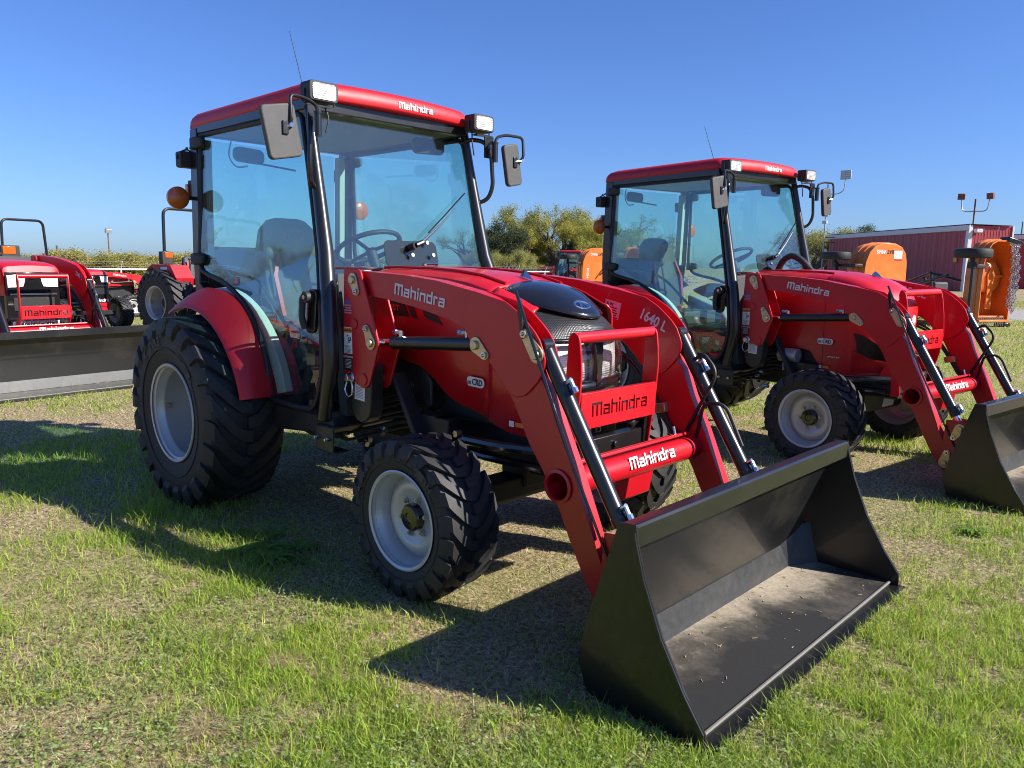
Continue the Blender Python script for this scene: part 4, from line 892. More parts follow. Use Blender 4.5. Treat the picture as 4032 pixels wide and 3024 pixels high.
    MB().tube(fillet([(1.04, .05, 1.36), (1.10, .03, 1.46), (1.20, .0, 1.505), (1.30, .0, 1.455), (1.37, .0, 1.385), (1.40, .0, 1.36)], .06, 6), .026, 12).obj('wrapped_cable', 'plastic', T)
def hood_c(T):
    secs = []
    for x, zt, w in ((1.0, 1.30, .27), (1.4, 1.30, .285), (1.9, 1.285, .285), (2.10, 1.262, .28), (2.16, 1.235, .275), (2.175, 1.17, .270)):
        secs.append(hood_sec(x, zt, w, .12, .92 if x > 1.3 else 1.0, drop=.014, crown=.008))
    mb = MB(); shell(mb, secs); h = mb.obj('hood', 'red', T, smooth=28)
    MB().loft([[(2.13, -.27, 1.17), (2.13, .27, 1.17), (2.13, .27, .60), (2.13, -.27, .60)], [(2.185, -.262, 1.165), (2.185, .262, 1.165), (2.185, .262, .62), (2.185, -.262, .62)]]).obj('grille', 'blackgloss', T, bevel=.008)
    MB().box((2.188, 0, .83), (.012, .40, .14)).obj('grille_screen', 'grille', T)
    MB().box((2.192, 0, .935), (.012, .46, .018)).obj('grille_strip', 'steel', T, bevel=.003)
    for s in (-1, 1):
        q = [(s*.07, 1.145), (s*.25, 1.135), (s*.245, 1.01), (s*.10, 1.015), (s*.085, 1.06)]
        hl = MB().prism(q, 2.186, 2.191, 'x').obj('headlight', 'reflector', T, smooth=0); MB().prism(q, 2.192, 2.198, 'x').obj('headlight_lens', 'lensglass', hl, smooth=0)
    e = MB(); e.loft([[(x, .055*k*math.cos(2*math.pi*i/20), 1.118+.026*k*math.sin(2*math.pi*i/20)) for i in range(20)] for x, k in ((2.187, 1), (2.196, .9))]); e.obj('badge', 'chrome', T)
    logo('bumper_lettering', (2.247, 0, .635), (0, 1, 0), (0, 0, 1), .42, 'white', T)
    MB().box((2.20, 0, .635), (.09, .5, .08)).obj('bumper', 'blackgloss', T, bevel=.01)
    MB().box((2.26, 0, .555), (.05, .46, .07)).box((2.24, 0, .47), (.06, .40, .08)).obj('front_plate', 'red', T, bevel=.006)
    MB().prism([(1.0, 1.0), (1.3, .92), (2.15, .92), (2.15, .5), (1.0, .5)], -.24, .24).obj('engine_bay', 'engine', T, bevel=.01)
def open_station(T, rops_x=-.38, rops=True):
    for s in (-1, 1):
        f = MB()
        f.loft([[(.40, s*y, .80), (.46, s*y, 1.0), (.30, s*y, 1.225), (-.30, s*y, 1.235), (-.50, s*y, 1.12), (-.48, s*y, 1.10), (-.29, s*y, 1.205), (.28, s*y, 1.195), (.42, s*y, .99), (.37, s*y, .80)] for y in (.46, .80)])
        f.prism([(.40, .80), (.44, .98), (.29, 1.2), (-.29, 1.21), (-.48, 1.10), (-.40, 1.02), (-.25, .99), (.05, .95), (.25, .84)], s*.46, s*.44)
        f.prism([(.46, 1.0), (.30, 1.225), (-.30, 1.235), (-.20, 1.13), (.15, 1.10), (.36, .93)], s*.80, s*.812)
        o = f.obj('fender', 'redplastic', T, bevel=.02, seg=3)
        q = MB(); q.quad((.10, s*.8135, 1.165), (s*-1, 0, 0), (0, 0, 1), .20, .055); q.obj('fender_decal', 'white', o, smooth=0)
        lb = MB().box((-.05, s*.66, 1.355), (.12, .22, .23)).obj('fender_lamp', 'plastic', T, bevel=.012)
        MB().box((.012, s*.64, 1.408), (.014, .15, .095)).obj('signal_lens', 'amber', lb, bevel=.004)
    if rops:
        MB().tube(fillet([(rops_x+.05, -.48, .95), (rops_x, -.48, 1.5), (rops_x-.03, -.445, 2.33), (rops_x-.03, .445, 2.33), (rops_x, .48, 1.5), (rops_x+.05, .48, .95)], .14, 7), .034, 8, ry=.028).obj('roll_bar', 'black', T, smooth=30)
        h = MB()
        for s in (-1, 1): h.box((rops_x+.01, s*.48, 1.47), (.09, .075, .14)).cyl((rops_x, s*.43, 1.42), (rops_x, s*.53, 1.42), .02)
        h.obj('roll_bar_hinge', 'black', T, bevel=.006)
    def back(z, w, x0, x1): return [(x0, -w, z), (x0-.01, 0, z), (x0, w, z), (x1-.03, w, z), (x1, 0, z), (x1-.03, -w, z)]
    so = MB().loft([back(1.02, .22, -.22, -.08), back(1.25, .23, -.26, -.12), back(1.42, .19, -.29, -.19), back(1.46, .1, -.29, -.21)]).box((.06, 0, .98), (.46, .46, .12)).obj('seat', 'dgrey', T, bevel=.02)
    for s in (-1, 1): MB().loft([[(-.075, s*.13, 1.06), (-.075, s*.17, 1.06), (-.09, s*.15, 1.06)], [(-.15, s*.15, 1.36), (-.15, s*.18, 1.36), (-.17, s*.16, 1.36)]]).obj('seat_stripe', 'red', so)
    sw = MB(); n = Vector((-.5, 0, .86)).normalized(); u = Vector((0, 1, 0)); v = n.cross(u)
    sw.tube([Vector((.55, 0, 1.36))+(u*math.cos(2*math.pi*k/28)+v*math.sin(2*math.pi*k/28))*.19 for k in range(29)], .015, 8).cyl((.56, 0, 1.33), (.85, 0, .95), .03)
    for a in (90, 210, 330): sw.cyl(Vector((.565, 0, 1.34)), Vector((.55, 0, 1.36))+(u*math.cos(R(a))+v*math.sin(R(a)))*.185, .011, n=8)
    sw.obj('steering_wheel', 'plastic', T)
    MB().loft([[(.70, -.2, .7), (1.02, -.25, .7), (1.02, .25, .7), (.70, .2, .7)], [(.74, -.19, 1.24), (1.02, -.25, 1.29), (1.02, .25, 1.29), (.74, .19, 1.24)]]).obj('dashboard', 'red', T, bevel=.03)
    MB().box((.45, 0, .60), (.9, 1.0, .05)).obj('foot_platform', 'engine', T)
    lv = MB()
    for x, y, h in ((.25, -.42, 1.38), (.18, -.36, 1.30), (.3, .40, 1.34)): lv.tube([(x, y, .9), (x+.05, y, h)], .01, 8).sphere((x+.05, y, h+.02), .025, 8)
    lv.obj('control_levers', 'plastic', T)
# ---------------------------------------------------------------- the tractors
ROW = 'red tractors with front loaders parked on the grass'
t1 = thing('tractor', 'large red cab tractor in front, black loader bucket nearest the camera', 'tractor', group=ROW)
chassis(t1); fender(t1, -1); fender(t1, 1); cab(t1)
RT = [('JK TYRE', .405, 138, .050, .86), ('43X16.00-20', .38, 66, .026, .80)]
FT = [('27X10.50-15NHS', .272, 176, .020, .72), ('V-BH', .272, 62, .034, .95)]
add_wheel(t1, 'rear', -1, (0, -.73, .535), text=RT); add_wheel(t1, 'rear', 1, (0, .73, .535))
add_wheel(t1, 'front', -1, (1.885, -.672, .336), rz=R(0), text=FT); add_wheel(t1, 'front', 1, (1.885, .672, .336), rz=R(0))
loader(t1)
hood_a(t1)
guard(t1, [(2.30, .565), (2.369, .572), (2.389, .72), (2.402, .84), (2.409, .95), (2.404, 1.03), (2.395, 1.092), (2.388, 1.108)], [(2.25, .57), (2.30, .72), (2.325, .85), (2.330, .95), (2.336, 1.04), (2.336, 1.085), (2.348, 1.112), (2.367, 1.122)], (2.365, 1.096), 2.405, .722, .866, .40, .795)
index_children()
HOODA = ('hood', 'grille', 'grille_sill', 'headlight', 'nose_bar', 'bumper', 'nose_panel', 'lamp_surround', 'hood_seal', 'front_beam', 'beam_plate', 'tow_pin', 'front_bolster', 'beam_label', 'grille_guard', 'serial_label', 'engine_cowl', 'cowl_louvre', 'model_number')
t2 = copy_tree(t1, skip=HOODA)
t2.location = (.338, 3.761, .0); t2.rotation_euler = (R(.6), 0, R(-8.37))
t2['label'] = 'red cab tractor on the right, parked next to the large front tractor'
hood_b(t2)
guard(t2, [(2.20, .60), (2.262, .62), (2.300, .73), (2.322, .85), (2.328, .93), (2.318, 1.06), (2.300, 1.18), (2.285, 1.235)], [(2.14, .62), (2.22, .80), (2.24, .92), (2.250, 1.03), (2.248, 1.15), (2.240, 1.22), (2.245, 1.245), (2.265, 1.255)], (2.263, 1.232), 2.324, .822, .955, .40, .885)
for o in COL.objects:
    if o.parent and o.parent.parent == t2 and o.name.startswith('loader_arm') is False: pass
index_children()
arm2 = [o for o in CHILD[t2.name] if o.name.startswith('loader_arm')][1]
tm = MB(); add_text(tm, '1635 CL', (1.98, .4375, 1.225), (1, 0, -.22), (.22, 0, 1), .060, w=.26); tm.obj('model_number', 'silverprint', arm2, smooth=0, recalc=False)

t3 = thing('tractor', 'red open-station tractor at the left edge facing the camera, wide black bucket on the grass', 'tractor', (-7.82, -.39, 0), R(7.5), ROW); t3.scale = (1.05, 1.05, 1.05)
chassis(t3); open_station(t3, rops=False)
for s in (-1, 1):
    for kind, x, y, z in (('rear', 0, .73, .535), ('front', 1.885, .672, .336)):
        src = [o for o in CHILD[t1.name] if o.name.startswith(kind+'_wheel')][0 if s < 0 else 1]
        w = copy_tree(src, t3, skip=('tyre_lettering',))
loader(t3, wide=.97, model='2645 L', decals=False, floor='bucket'); hood_c(t3)
guard(t3, [(2.33, .50), (2.40, .52), (2.405, .62), (2.45, .70), (2.455, .86), (2.45, 1.08), (2.44, 1.13), (2.43, 1.15)], [(2.25, .50), (2.27, .60), (2.40, .72), (2.412, .86), (2.405, 1.08), (2.400, 1.12), (2.405, 1.145), (2.418, 1.155)], (2.425, 1.13), 2.452, .69, .82, .42, .75, hw=.25)
MB().box((2.54, 0, .30), (.05, .86, .26), Matrix.Rotation(R(14), 3, 'Y')).obj('loader_crossbar', 'red', t3, bevel=.006)
index_children()
def open_copy(label, loc, rz, rops_x=-.38, skip=(), roll=True):
    t = copy_tree(t3, skip=skip); t.location = loc; t.rotation_euler = (0, 0, R(rz)); t['label'] = label
    if not roll: return t
    MB().tube(fillet([(rops_x+.05, -.48, .95), (rops_x, -.48, 1.5), (rops_x-.03, -.445, 2.33), (rops_x-.03, .445, 2.33), (rops_x, .48, 1.5), (rops_x+.05, .48, .95)], .14, 7), .034, 8, ry=.028).obj('roll_bar', 'black', t, smooth=30)
    h = MB()
    for s in (-1, 1): h.box((rops_x+.01, s*.48, 1.47), (.09, .075, .14)).cyl((rops_x, s*.43, 1.42), (rops_x, s*.53, 1.42), .02)
    h.obj('roll_bar_hinge', 'black', t, bevel=.006)
    return t
t5 = open_copy('red roll-bar tractor half hidden behind the cab of the large front tractor', (-10.30, 4.0, 0), 10); t5.scale = (1, 1, 1)
for o in COL.objects:
    if o.parent == t5 and o.name.startswith('rear_wheel'): o.scale = (1.12,)*3; o.location.z = .60
    if o.parent == t5 and o.name.startswith('fender'): o.location.z = .06
t4 = open_copy('distant red tractor turned to the right, its lettered loader arm below the rusty pole', (-15.6, 2.75, 0), 98, roll=False); t4.scale = (.92, .92, .80)
t6 = open_copy('red roll-bar tractor directly behind the left-edge tractor, only its roll bar clear of it', (-13.78, 2.17, 0), 14, skip=('loader_arm', 'loader_post', 'loader_mount', 'lift_cylinder', 'tilt_cylinder', 'cross_tube', 'bucket', 'bucket_bracket', 'grille_guard', 'loader_crossbar', 'level_indicator_rod')); t6.scale = (.92, .92, .92)
t7 = open_copy('red roll-bar tractor standing left of the camera, mirrored in the door glass', (-7.9, -4.7, 0), 7); t7.scale = (1, 1, 1)
# ---------------------------------------------------------------- ground, grass, weeds
MB().add([(-3000, -3000, 0), (3000, -3000, 0), (3000, 3000, 0), (-3000, 3000, 0)], [(0, 1, 2, 3)]).obj('ground', 'ground', smooth=0)['kind'] = 'structure'
dr = Vector((math.cos(R(14)), math.sin(R(14)), 0)); pr = Vector((-dr.y, dr.x, 0)); ro_ = Vector((-1.2, 23.6, .004)); mb = MB(); rnd = random.Random(3); L_, R_ = [], []
for i in range(60):
    t = -5+i*1.6; L_.append(ro_+dr*t+pr*rnd.uniform(-.5, .4)); R_.append(ro_+dr*t+pr*(8.5+rnd.uniform(-.5, .5)))
for i in range(59): mb.add([L_[i], L_[i+1], R_[i+1], R_[i]], [(0, 1, 2, 3)])
tag(mb.obj('gravel_road', 'gravel', smooth=0), kind='structure')
RNG = np.random.default_rng(11)
TAB = RNG.random((256, 256))
def vn(x, y, s, o=0):
    x = x/s+o*17.3; y = y/s+o*31.7; xi = np.floor(x).astype(int); yi = np.floor(y).astype(int); fx = x-xi; fy = y-yi
    fx = fx*fx*(3-2*fx); fy = fy*fy*(3-2*fy); g = lambda a, b: TAB[a & 255, b & 255]
    return (g(xi, yi)*(1-fx)+g(xi+1, yi)*fx)*(1-fy)+(g(xi, yi+1)*(1-fx)+g(xi+1, yi+1)*fx)*fy
def fb(x, y, s, o=0): return vn(x, y, s, o)*.55+vn(x, y, s*.45, o+1)*.3+vn(x, y, s*.2, o+2)*.15
def wedge(n, r0, r1, half=44):
    a = YAW+np.radians(RNG.uniform(-half, half, n)); r = r0*(r1/r0)**RNG.random(n)
    return CAM.x+r*np.cos(a), CAM.y+r*np.sin(a), r
def clear(x, y):
    """true where no bucket or mower deck lies on the ground"""
    ok = np.ones(len(x), bool)
    for (ox, oy, th, w) in ((0, 0, 0, .86), (.338, 3.761, R(-8.37), .86), (-7.60, -.35, R(7.5), .99)):
        dx, dy = x-ox, y-oy; lx = dx*math.cos(th)+dy*math.sin(th); ly = -dx*math.sin(th)+dy*math.cos(th)
        ok &= ~((lx > 2.85) & (lx < 3.365) & (np.abs(ly) < w))
        for wx, wy, hx, hy in ((0, .73, .20, .17), (1.885, .672, .12, .11)): ok &= ~((np.abs(lx-wx) < hx) & (np.abs(np.abs(ly)-wy) < hy))
    ok &= ~((pr.x*(x-ro_.x)+pr.y*(y-ro_.y) > .3) & (pr.x*(x-ro_.x)+pr.y*(y-ro_.y) < 8.2) & (dr.x*(x-ro_.x)+dr.y*(y-ro_.y) > -4.5))
    return ok
def lush(x, y):
    """0 bare straw .. 1 thick green"""
    g = .5+(fb(x, y, 1.3, 4)-.5)*1.35+.45*(fb(x, y, .35, 9)-.5)
    under = np.exp(-((x-.9)/1.5)**2-((y+.15)/.75)**2)+.6*np.exp(-((x-1.9)/.7)**2-((y+.7)/.5)**2)+.55*np.exp(-((x-2.45)/.65)**2-((y+.95)/.55)**2)+.10*np.exp(-((x-.6)/.9)**2-((y+1.9)/.45)**2)
    right = np.clip((x+y*.9-2.9)/1.2, 0, 1)*.17
    tall = .35*np.exp(-((x+.1)/.55)**2-((y+.45)/.7)**2)
    far = np.clip((np.hypot(x-CAM.x, y-CAM.y)-4.0)/5, 0, 1)*.15
    return np.clip(g-.34*under+right+tall+far, 0, 1)
def blades(name, x, y, r, h, w, lean, col, seg2, flat=0.0):
    n = len(x); a = RNG.uniform(0, 2*np.pi, n); la = RNG.uniform(0, 2*np.pi, n)
    ax, ay = np.cos(a), np.sin(a); lx, ly = np.cos(la)*lean*h, np.sin(la)*lean*h
    z0 = RNG.random(n)*flat
    def P(dx, dy, dz): return np.stack([x+dx, y+dy, z0+dz], 1)
    if seg2:
        V = np.stack([P(-ax*w, -ay*w, -.004), P(ax*w, ay*w, -.004), P(-ax*w*.75+lx*.3, -ay*w*.75+ly*.3, h*.55), P(ax*w*.75+lx*.3, ay*w*.75+ly*.3, h*.55), P(lx, ly, h)], 1).reshape(-1, 3); k = 5
        F = np.array([[0, 1, 3], [0, 3, 2], [2, 3, 4]])
    else:
        V = np.stack([P(-ax*w, -ay*w, -.004), P(ax*w, ay*w, -.004), P(lx, ly, h)], 1).reshape(-1, 3); k = 3; F = np.array([[0, 1, 2]])
    T_ = (np.arange(n)[:, None, None]*k+F[None]).reshape(-1, 3)
    return V, T_, np.repeat(col, k, 0)
def big_mesh(name, chunks, mat, kind='stuff'):
    off = 0; Vs, Ts, Cs = [], [], []
    for V, T_, C_ in chunks: Vs.append(V); Ts.append(T_+off); Cs.append(C_); off += len(V)
    V, T_, C_ = np.concatenate(Vs), np.concatenate(Ts), np.concatenate(Cs)
    me = bpy.data.meshes.new(name); me.vertices.add(len(V)); me.vertices.foreach_set('co', V.astype(np.float32).ravel())
    me.loops.add(T_.size); me.loops.foreach_set('vertex_index', T_.astype(np.int32).ravel())
    me.polygons.add(len(T_)); me.polygons.foreach_set('loop_start', np.arange(0, T_.size, 3, dtype=np.int32))
    me.update(calc_edges=True); me.validate()
    at = me.color_attributes.new('Col', 'FLOAT_COLOR', 'POINT'); at.data.foreach_set('color', np.concatenate([C_, np.ones((len(C_), 1))], 1).astype(np.float32).ravel())
    me.materials.append(MT[mat]); o = bpy.data.objects.new(name, me); COL.objects.link(o)
    if kind: o['kind'] = kind
    return o
def pal(n, cols, var=.25):
    c = np.array(cols)[RNG.integers(0, len(cols), n)]; return np.clip(c*(1+RNG.uniform(-var, var, (n, 1))), 0, 1)
GREEN = [(.31, .44, .045), (.38, .51, .06), (.24, .36, .045), (.46, .54, .09), (.34, .46, .07)]
YEL = [(.56, .53, .17), (.52, .50, .16)]
STRAW = [(.72, .57, .36), (.60, .47, .28), (.80, .68, .46), (.44, .33, .19), (.30, .22, .13)]
ch = []
x, y, r = wedge(800000, 1.2, 45); lu = lush(x, y); cl_ = np.clip(vn(x, y, .085, 40)*1.5+vn(x, y, .04, 41)*.7-.35, 0, 1.3); keep = clear(x, y) & (RNG.random(len(x)) < np.clip((lu-.30)*2.3*cl_, .04, .95)); x, y, r, lu = x[keep], y[keep], r[keep], lu[keep]
h = (.016+.031*RNG.random(len(x))**1.6)*(.65+.9*lu)*np.where(RNG.random(len(x)) < .05, 1.7, 1); h *= 1+.9*np.exp(-((x+.1)/.7)**2-((y+.75)/.7)**2); w = np.maximum(.0016, .00042*r)*RNG.uniform(.7, 1.4, len(x))
c = pal(len(x), GREEN); ye = RNG.random(len(x)) < np.clip(.40-.55*lu, .05, .5); c[ye] = pal(int(ye.sum()), YEL)
nr = r < 9
for m, s2 in ((nr, True), (~nr, False)): ch.append(blades('', x[m], y[m], r[m], h[m], w[m], RNG.uniform(.15, 1.3, int(m.sum())), c[m], s2))
big_mesh('grass', ch, 'grass')
ch = []
x, y, r = wedge(620000, 1.2, 40); lu = lush(x, y); keep = clear(x, y) & (RNG.random(len(x)) < np.clip(1.15-lu*1.1, .15, 1.0)); x, y, r = x[keep], y[keep], r[keep]; n = len(x)
ch.append(blades('', x, y, r, .005+.014*RNG.random(n)**2, np.maximum(.0013, .00042*r)*RNG.uniform(.6, 1.4, n), RNG.uniform(1.2, 6, n), pal(n, STRAW, .3), False, .006))
big_mesh('dry_grass', ch, 'grass')
# small round-leaved ground cover
x, y, r = wedge(300000, 1.3, 14); lu = .5+(fb(x, y, .8, 14)-.5)*1.1+.45*(vn(x, y, .07, 50)-.5); keep = clear(x, y) & (RNG.random(len(x)) < np.clip((lu-.53)*2.8, .005, .8)); x, y, r = x[keep], y[keep], r[keep]; n = len(x)
a = RNG.uniform(0, 2*np.pi, n); s = RNG.uniform(.0028, .0068, n)*np.maximum(1, r*.16); z = RNG.uniform(.006, .035, n); tl = RNG.uniform(-.5, .5, (n, 2))
def C(u, v): return np.stack([x+(np.cos(a)*u-np.sin(a)*v)*s, y+(np.sin(a)*u+np.cos(a)*v)*s, z+(tl[:, 0]*u+tl[:, 1]*v)*s], 1)
V = np.stack([C(-1.2, 0), C(-.2, -.8), C(1.1, 0), C(-.2, .8)], 1).reshape(-1, 3); T_ = (np.arange(n)[:, None, None]*4+np.array([[0, 1, 2], [0, 2, 3]])[None]).reshape(-1, 3)
big_mesh('ground_cover', [(V, T_, np.repeat(pal(n, [(.26, .36, .10), (.32, .42, .15), (.38, .46, .22), (.20, .29, .07)]), 4, 0))], 'grass')
# single weeds and tufts
def rosette(seed, n=15, L=.12, up=.5, wd=.022, cols=((.16, .27, .045), (.20, .32, .06))):
    rg = random.Random(seed); mb = MB(); cc = []
    for i in range(n):
        a = 2*math.pi*i/n+rg.uniform(-.25, .25); l = L*rg.uniform(.6, 1.15); u = up*rg.uniform(.4, 1.3); secs = []
        cv = rg.uniform(-.7, .7) if n > 100 else 0; st_ = Vector((rg.gauss(0, .035), rg.gauss(0, .022), 0)) if n > 100 else Vector()
        for j in range(7):
            t = j/6; w = wd*(math.sin(math.pi*min(1, t*.86+.10))**.8)*(1+.25*(j % 2)*(wd > .015))*rg.uniform(.85, 1.1); rr = l*t; z = .006+l*u*(t-.75*t*t)
            d = Vector((math.cos(a+cv*t), math.sin(a+cv*t), 0)); p = st_+d*rr+Vector((0, 0, z)); q = Vector((-d.y, d.x, 0))*w
            secs.append([p-q+Vector((0, 0, .25*w)), p, p+q+Vector((0, 0, .25*w))])
        mb.loft(secs, cap=False, closed=False); cc += [tuple(k*rg.uniform(.85, 1.15) for k in rg.choice(cols))]*21
    me = mb.mesh('leaves', 'grass', 60, recalc=False); at = me.color_attributes.new('Col', 'FLOAT_COLOR', 'POINT')
    for i, k in enumerate(cc): at.data[i].color = (*k, 1)
    return me
WEEDS = [rosette(1, 20, .085, .5, .010), rosette(2, 26, .11, .8, .012), rosette(3, 16, .07, .4, .009)]
for i, (px, py, k, sc) in enumerate(((1.02, -.93, 1, 1.1), (.86, -.83, 0, 1.0), (1.12, -.80, 1, .9), (.63, -.98, 2, 1.0), (.94, -1.04, 1, .8), (1.16, -.98, 1, 1.1), (1.25, -.90, 0, .9), (.75, -.90, 1, .7), (3.72, -1.24, 2, .6), (2.30, -1.62, 0, .55), (3.98, -.38, 0, .7), (3.38, 1.90, 1, .9), (2.35, -2.25, 0, .6))):
    o = bpy.data.objects.new('weed', WEEDS[k]); COL.objects.link(o); o.location = (px, py, 0); o.rotation_euler.z = i*1.7; o.scale = (sc,)*3
    tag(o, 'broad-leaved green weed rosette growing flat among the short grass', 'weed', 'weed rosettes in the grass')
CL = [rosette(20+i, 520, .075, .7, .0013, ((.56, .45, .28), (.62, .52, .34), (.44, .34, .20)) if i == 0 else ((.70, .59, .41), (.56, .46, .31), (.34, .40, .11))) for i in range(2)]
for i, (px, py, sc, lb) in enumerate(((2.205, -1.78, 1.0, 'straw-coloured dry grass tuft on the lit lawn at lower left'), (2.30, -1.63, .9, 'half green, half dry grass tuft just right of the straw-coloured tuft'), (2.0, -1.42, .8, 'small dry grass tuft close to the long shadow edge'))):
    o = bpy.data.objects.new('grass_tuft', CL[i % 2]); COL.objects.link(o); o.location = (px, py, 0); o.rotation_euler.z = i*2.1; o.scale = (sc, sc, sc*.8); tag(o, lb, 'grass tuft')

# ---------------------------------------------------------------- trees
def make_tree(seed, H, stems, spread, levels, leaf, cols, dens, clump, up=.5, trunk=.12, first=.3):
    rg = random.Random(seed); nr_ = np.random.default_rng(seed); mb = MB(); tips = []
    def grow(p, d, L, r, lv):
        pts, rad = [p], [r]; q = p
        for i in range(3):
            d = (d+Vector((rg.gauss(0, .16), rg.gauss(0, .16), rg.gauss(0, .10)+.05*up))).normalized(); q = q+d*L/3; pts.append(q); rad.append(r*(1-.16*(i+1)))
            if lv <= 1: tips.append(q)
        mb.tube(pts, rad, 6 if lv > 1 else 4, cap=False)
        if lv > 0:
            for k in range(rg.choice((2, 3, 3)) if lv > 1 else 3):
                ax = Vector((rg.gauss(0, 1), rg.gauss(0, 1), rg.gauss(0, .5))).normalized(); dd = (d+ax*rg.uniform(.45, .95)+Vector((0, 0, .12*up))).normalized()
                grow(q, dd, L*rg.uniform(.62, .84), rad[-1]*.72, lv-1)
    for s in range(stems):
        a = 2*math.pi*s/stems+rg.uniform(-.5, .5); d = Vector((math.cos(a)*spread, math.sin(a)*spread, 1)).normalized()
        grow(Vector((math.cos(a)*.08*(stems > 1), math.sin(a)*.08*(stems > 1), -.05)), d, first, trunk*rg.uniform(.8, 1.1), levels)
    T_ = np.array([tuple(t) for t in tips]); zmax = T_[:, 2].max(); k = H/zmax
    me = mb.mesh('trunk', 'bark', 60, recalc=False); me.transform(Matrix.Scale(k, 4)); T_ = T_*k
    n = len(T_)*dens; idx = np.repeat(np.arange(len(T_)), dens); c = T_[idx]+nr_.normal(0, clump, (n, 3))*np.array([1, 1, .75]); c[:, 2] = np.maximum(c[:, 2], .25)
    u = nr_.normal(0, 1, (n, 3)); u /= np.linalg.norm(u, axis=1)[:, None]; v = np.cross(u, nr_.normal(0, 1, (n, 3))); v /= np.linalg.norm(v, axis=1)[:, None]
    s = leaf*nr_.uniform(.5, 1.3, (n, 1)); V = np.stack([c-u*s, c+v*s*.55, c+u*s, c-v*s*.55], 1).reshape(-1, 3)
    T3 = (np.arange(n)[:, None, None]*4+np.array([[0, 1, 2], [0, 2, 3]])[None]).reshape(-1, 3)
    ck = np.array(cols)[nr_.integers(0, len(cols), len(T_))]*nr_.uniform(.7, 1.3, (len(T_), 1)); cc = np.clip(ck[idx]*nr_.uniform(.75, 1.25, (n, 1)), 0, 1)
    ob = big_mesh('crown', [(V, T3, np.repeat(cc, 4, 0))], 'leaf', None); cm = ob.data; bpy.data.objects.remove(ob)
    return me, cm
YG = [(0.403, 0.378, 0.067), (0.317, 0.329, 0.073), (0.488, 0.403, 0.067), (0.244, 0.275, 0.073)]
OLV = [(0.232, 0.25, 0.091), (0.305, 0.305, 0.11), (0.195, 0.213, 0.085)]
DK = [(0.067, 0.091, 0.043), (0.098, 0.122, 0.055), (0.055, 0.073, 0.037)]
TAN = [(.40, .32, .14), (.34, .29, .12), (.30, .28, .10), (.46, .36, .12)]
KIND = {'yellow': make_tree(31, 6.5, 4, .75, 4, .056, YG, 52, .26), 'yellow2': make_tree(32, 6.5, 3, .55, 4, .052, YG+OLV, 40, .23), 'oak': make_tree(33, 5.5, 1, .1, 5, .062, DK, 36, .30, trunk=.2, first=.45),
        'olive': make_tree(34, 4.5, 4, .8, 4, .055, OLV+YG[:1], 44, .25), 'sparse': make_tree(35, 6, 3, .7, 5, .055, OLV, 6, .16),
        'bush': make_tree(41, 2.5, 8, 1.25, 3, .05, TAN+YG, 75, .24, trunk=.05), 'bush2': make_tree(42, 2.5, 9, 1.1, 3, .048, TAN+OLV, 70, .24, trunk=.05)}
def tree(kind, x, y, sc, rz, label, name='tree', group=None, sz=1.0, cat='tree'):
    t = thing(name, label, cat, (x, y, 0), rz, group); t.scale = (sc, sc, sc*sz)
    lk('trunk', KIND[kind][0], t); lk('crown', KIND[kind][1], t); return t
tree('sparse', -40.2, 40.5, .68, 0, 'thin grey-green tree just right of the front cab windscreen pillar')
tree('oak', -36.1, 38.9, .78, 1, 'dark green oak, darkest crown in the tree line between the two cabs')
tree('yellow', -38.5, 42.9, .72, 2, 'rounded yellow-green tree beside the dark oak, lower than its right neighbour')
tree('yellow2', -38.2, 45.0, .89, .4, 'tall airy yellow tree rising highest left of the second cab', sz=1.05)
tree('yellow2', -40.2, 50.6, .95, 2.2, 'tall feathery yellow tree right behind the left lamp of the second cab')
tree('yellow', -35.8, 47.5, .80, 4, 'bushy yellow-green tree in front of the two tall feathery ones')
tree('yellow', -32.3, 45.3, .74, 5.1, 'yellow-green tree seen through the side window of the second cab')
tree('sparse', -33.8, 49.3, .9, 1.2, 'half-bare tree seen through the windscreen of the second cab')
tree('olive', -32.0, 33.6, .50, .7, 'low olive-green shrub behind the pipe fence beside the front cab', 'shrub', cat='shrub')
tree('olive', -34.3, 37.6, .52, 3.1, 'low grey-green shrub under the dark oak', 'shrub', cat='shrub')
tree('sparse', -29.3, 75.7, .95, 2.4, 'thin-leaved tree left of the camera pole beside the long red shed')
tree('olive', -30.0, 81.9, 1.25, 4.4, 'olive tree directly behind the camera pole')
tree('yellow2', -27.9, 80.2, .80, .3, 'small yellow tree at the left end of the long red shed')
tree('oak', -37.0, 108.0, 1.30, 2, 'dark tree top showing above the roof of the long red shed')
rg = random.Random(9)
i = 0
for az in np.arange(143.5, 176, 1.15):
    D = rg.uniform(54, 72); x = CAM.x+D*math.cos(R(az+rg.uniform(-.4, .4))); y = CAM.y+D*math.sin(R(az+rg.uniform(-.4, .4)))
    tree('bush' if i % 3 else 'bush2', x, y, rg.uniform(.85, 1.25), rg.uniform(0, 6.28), 'low tan and yellow-green scrub bush in the thicket along the left horizon', 'bush', 'scrub bushes along the left horizon', cat='bush', sz=rg.uniform(.50, .66)); i += 1
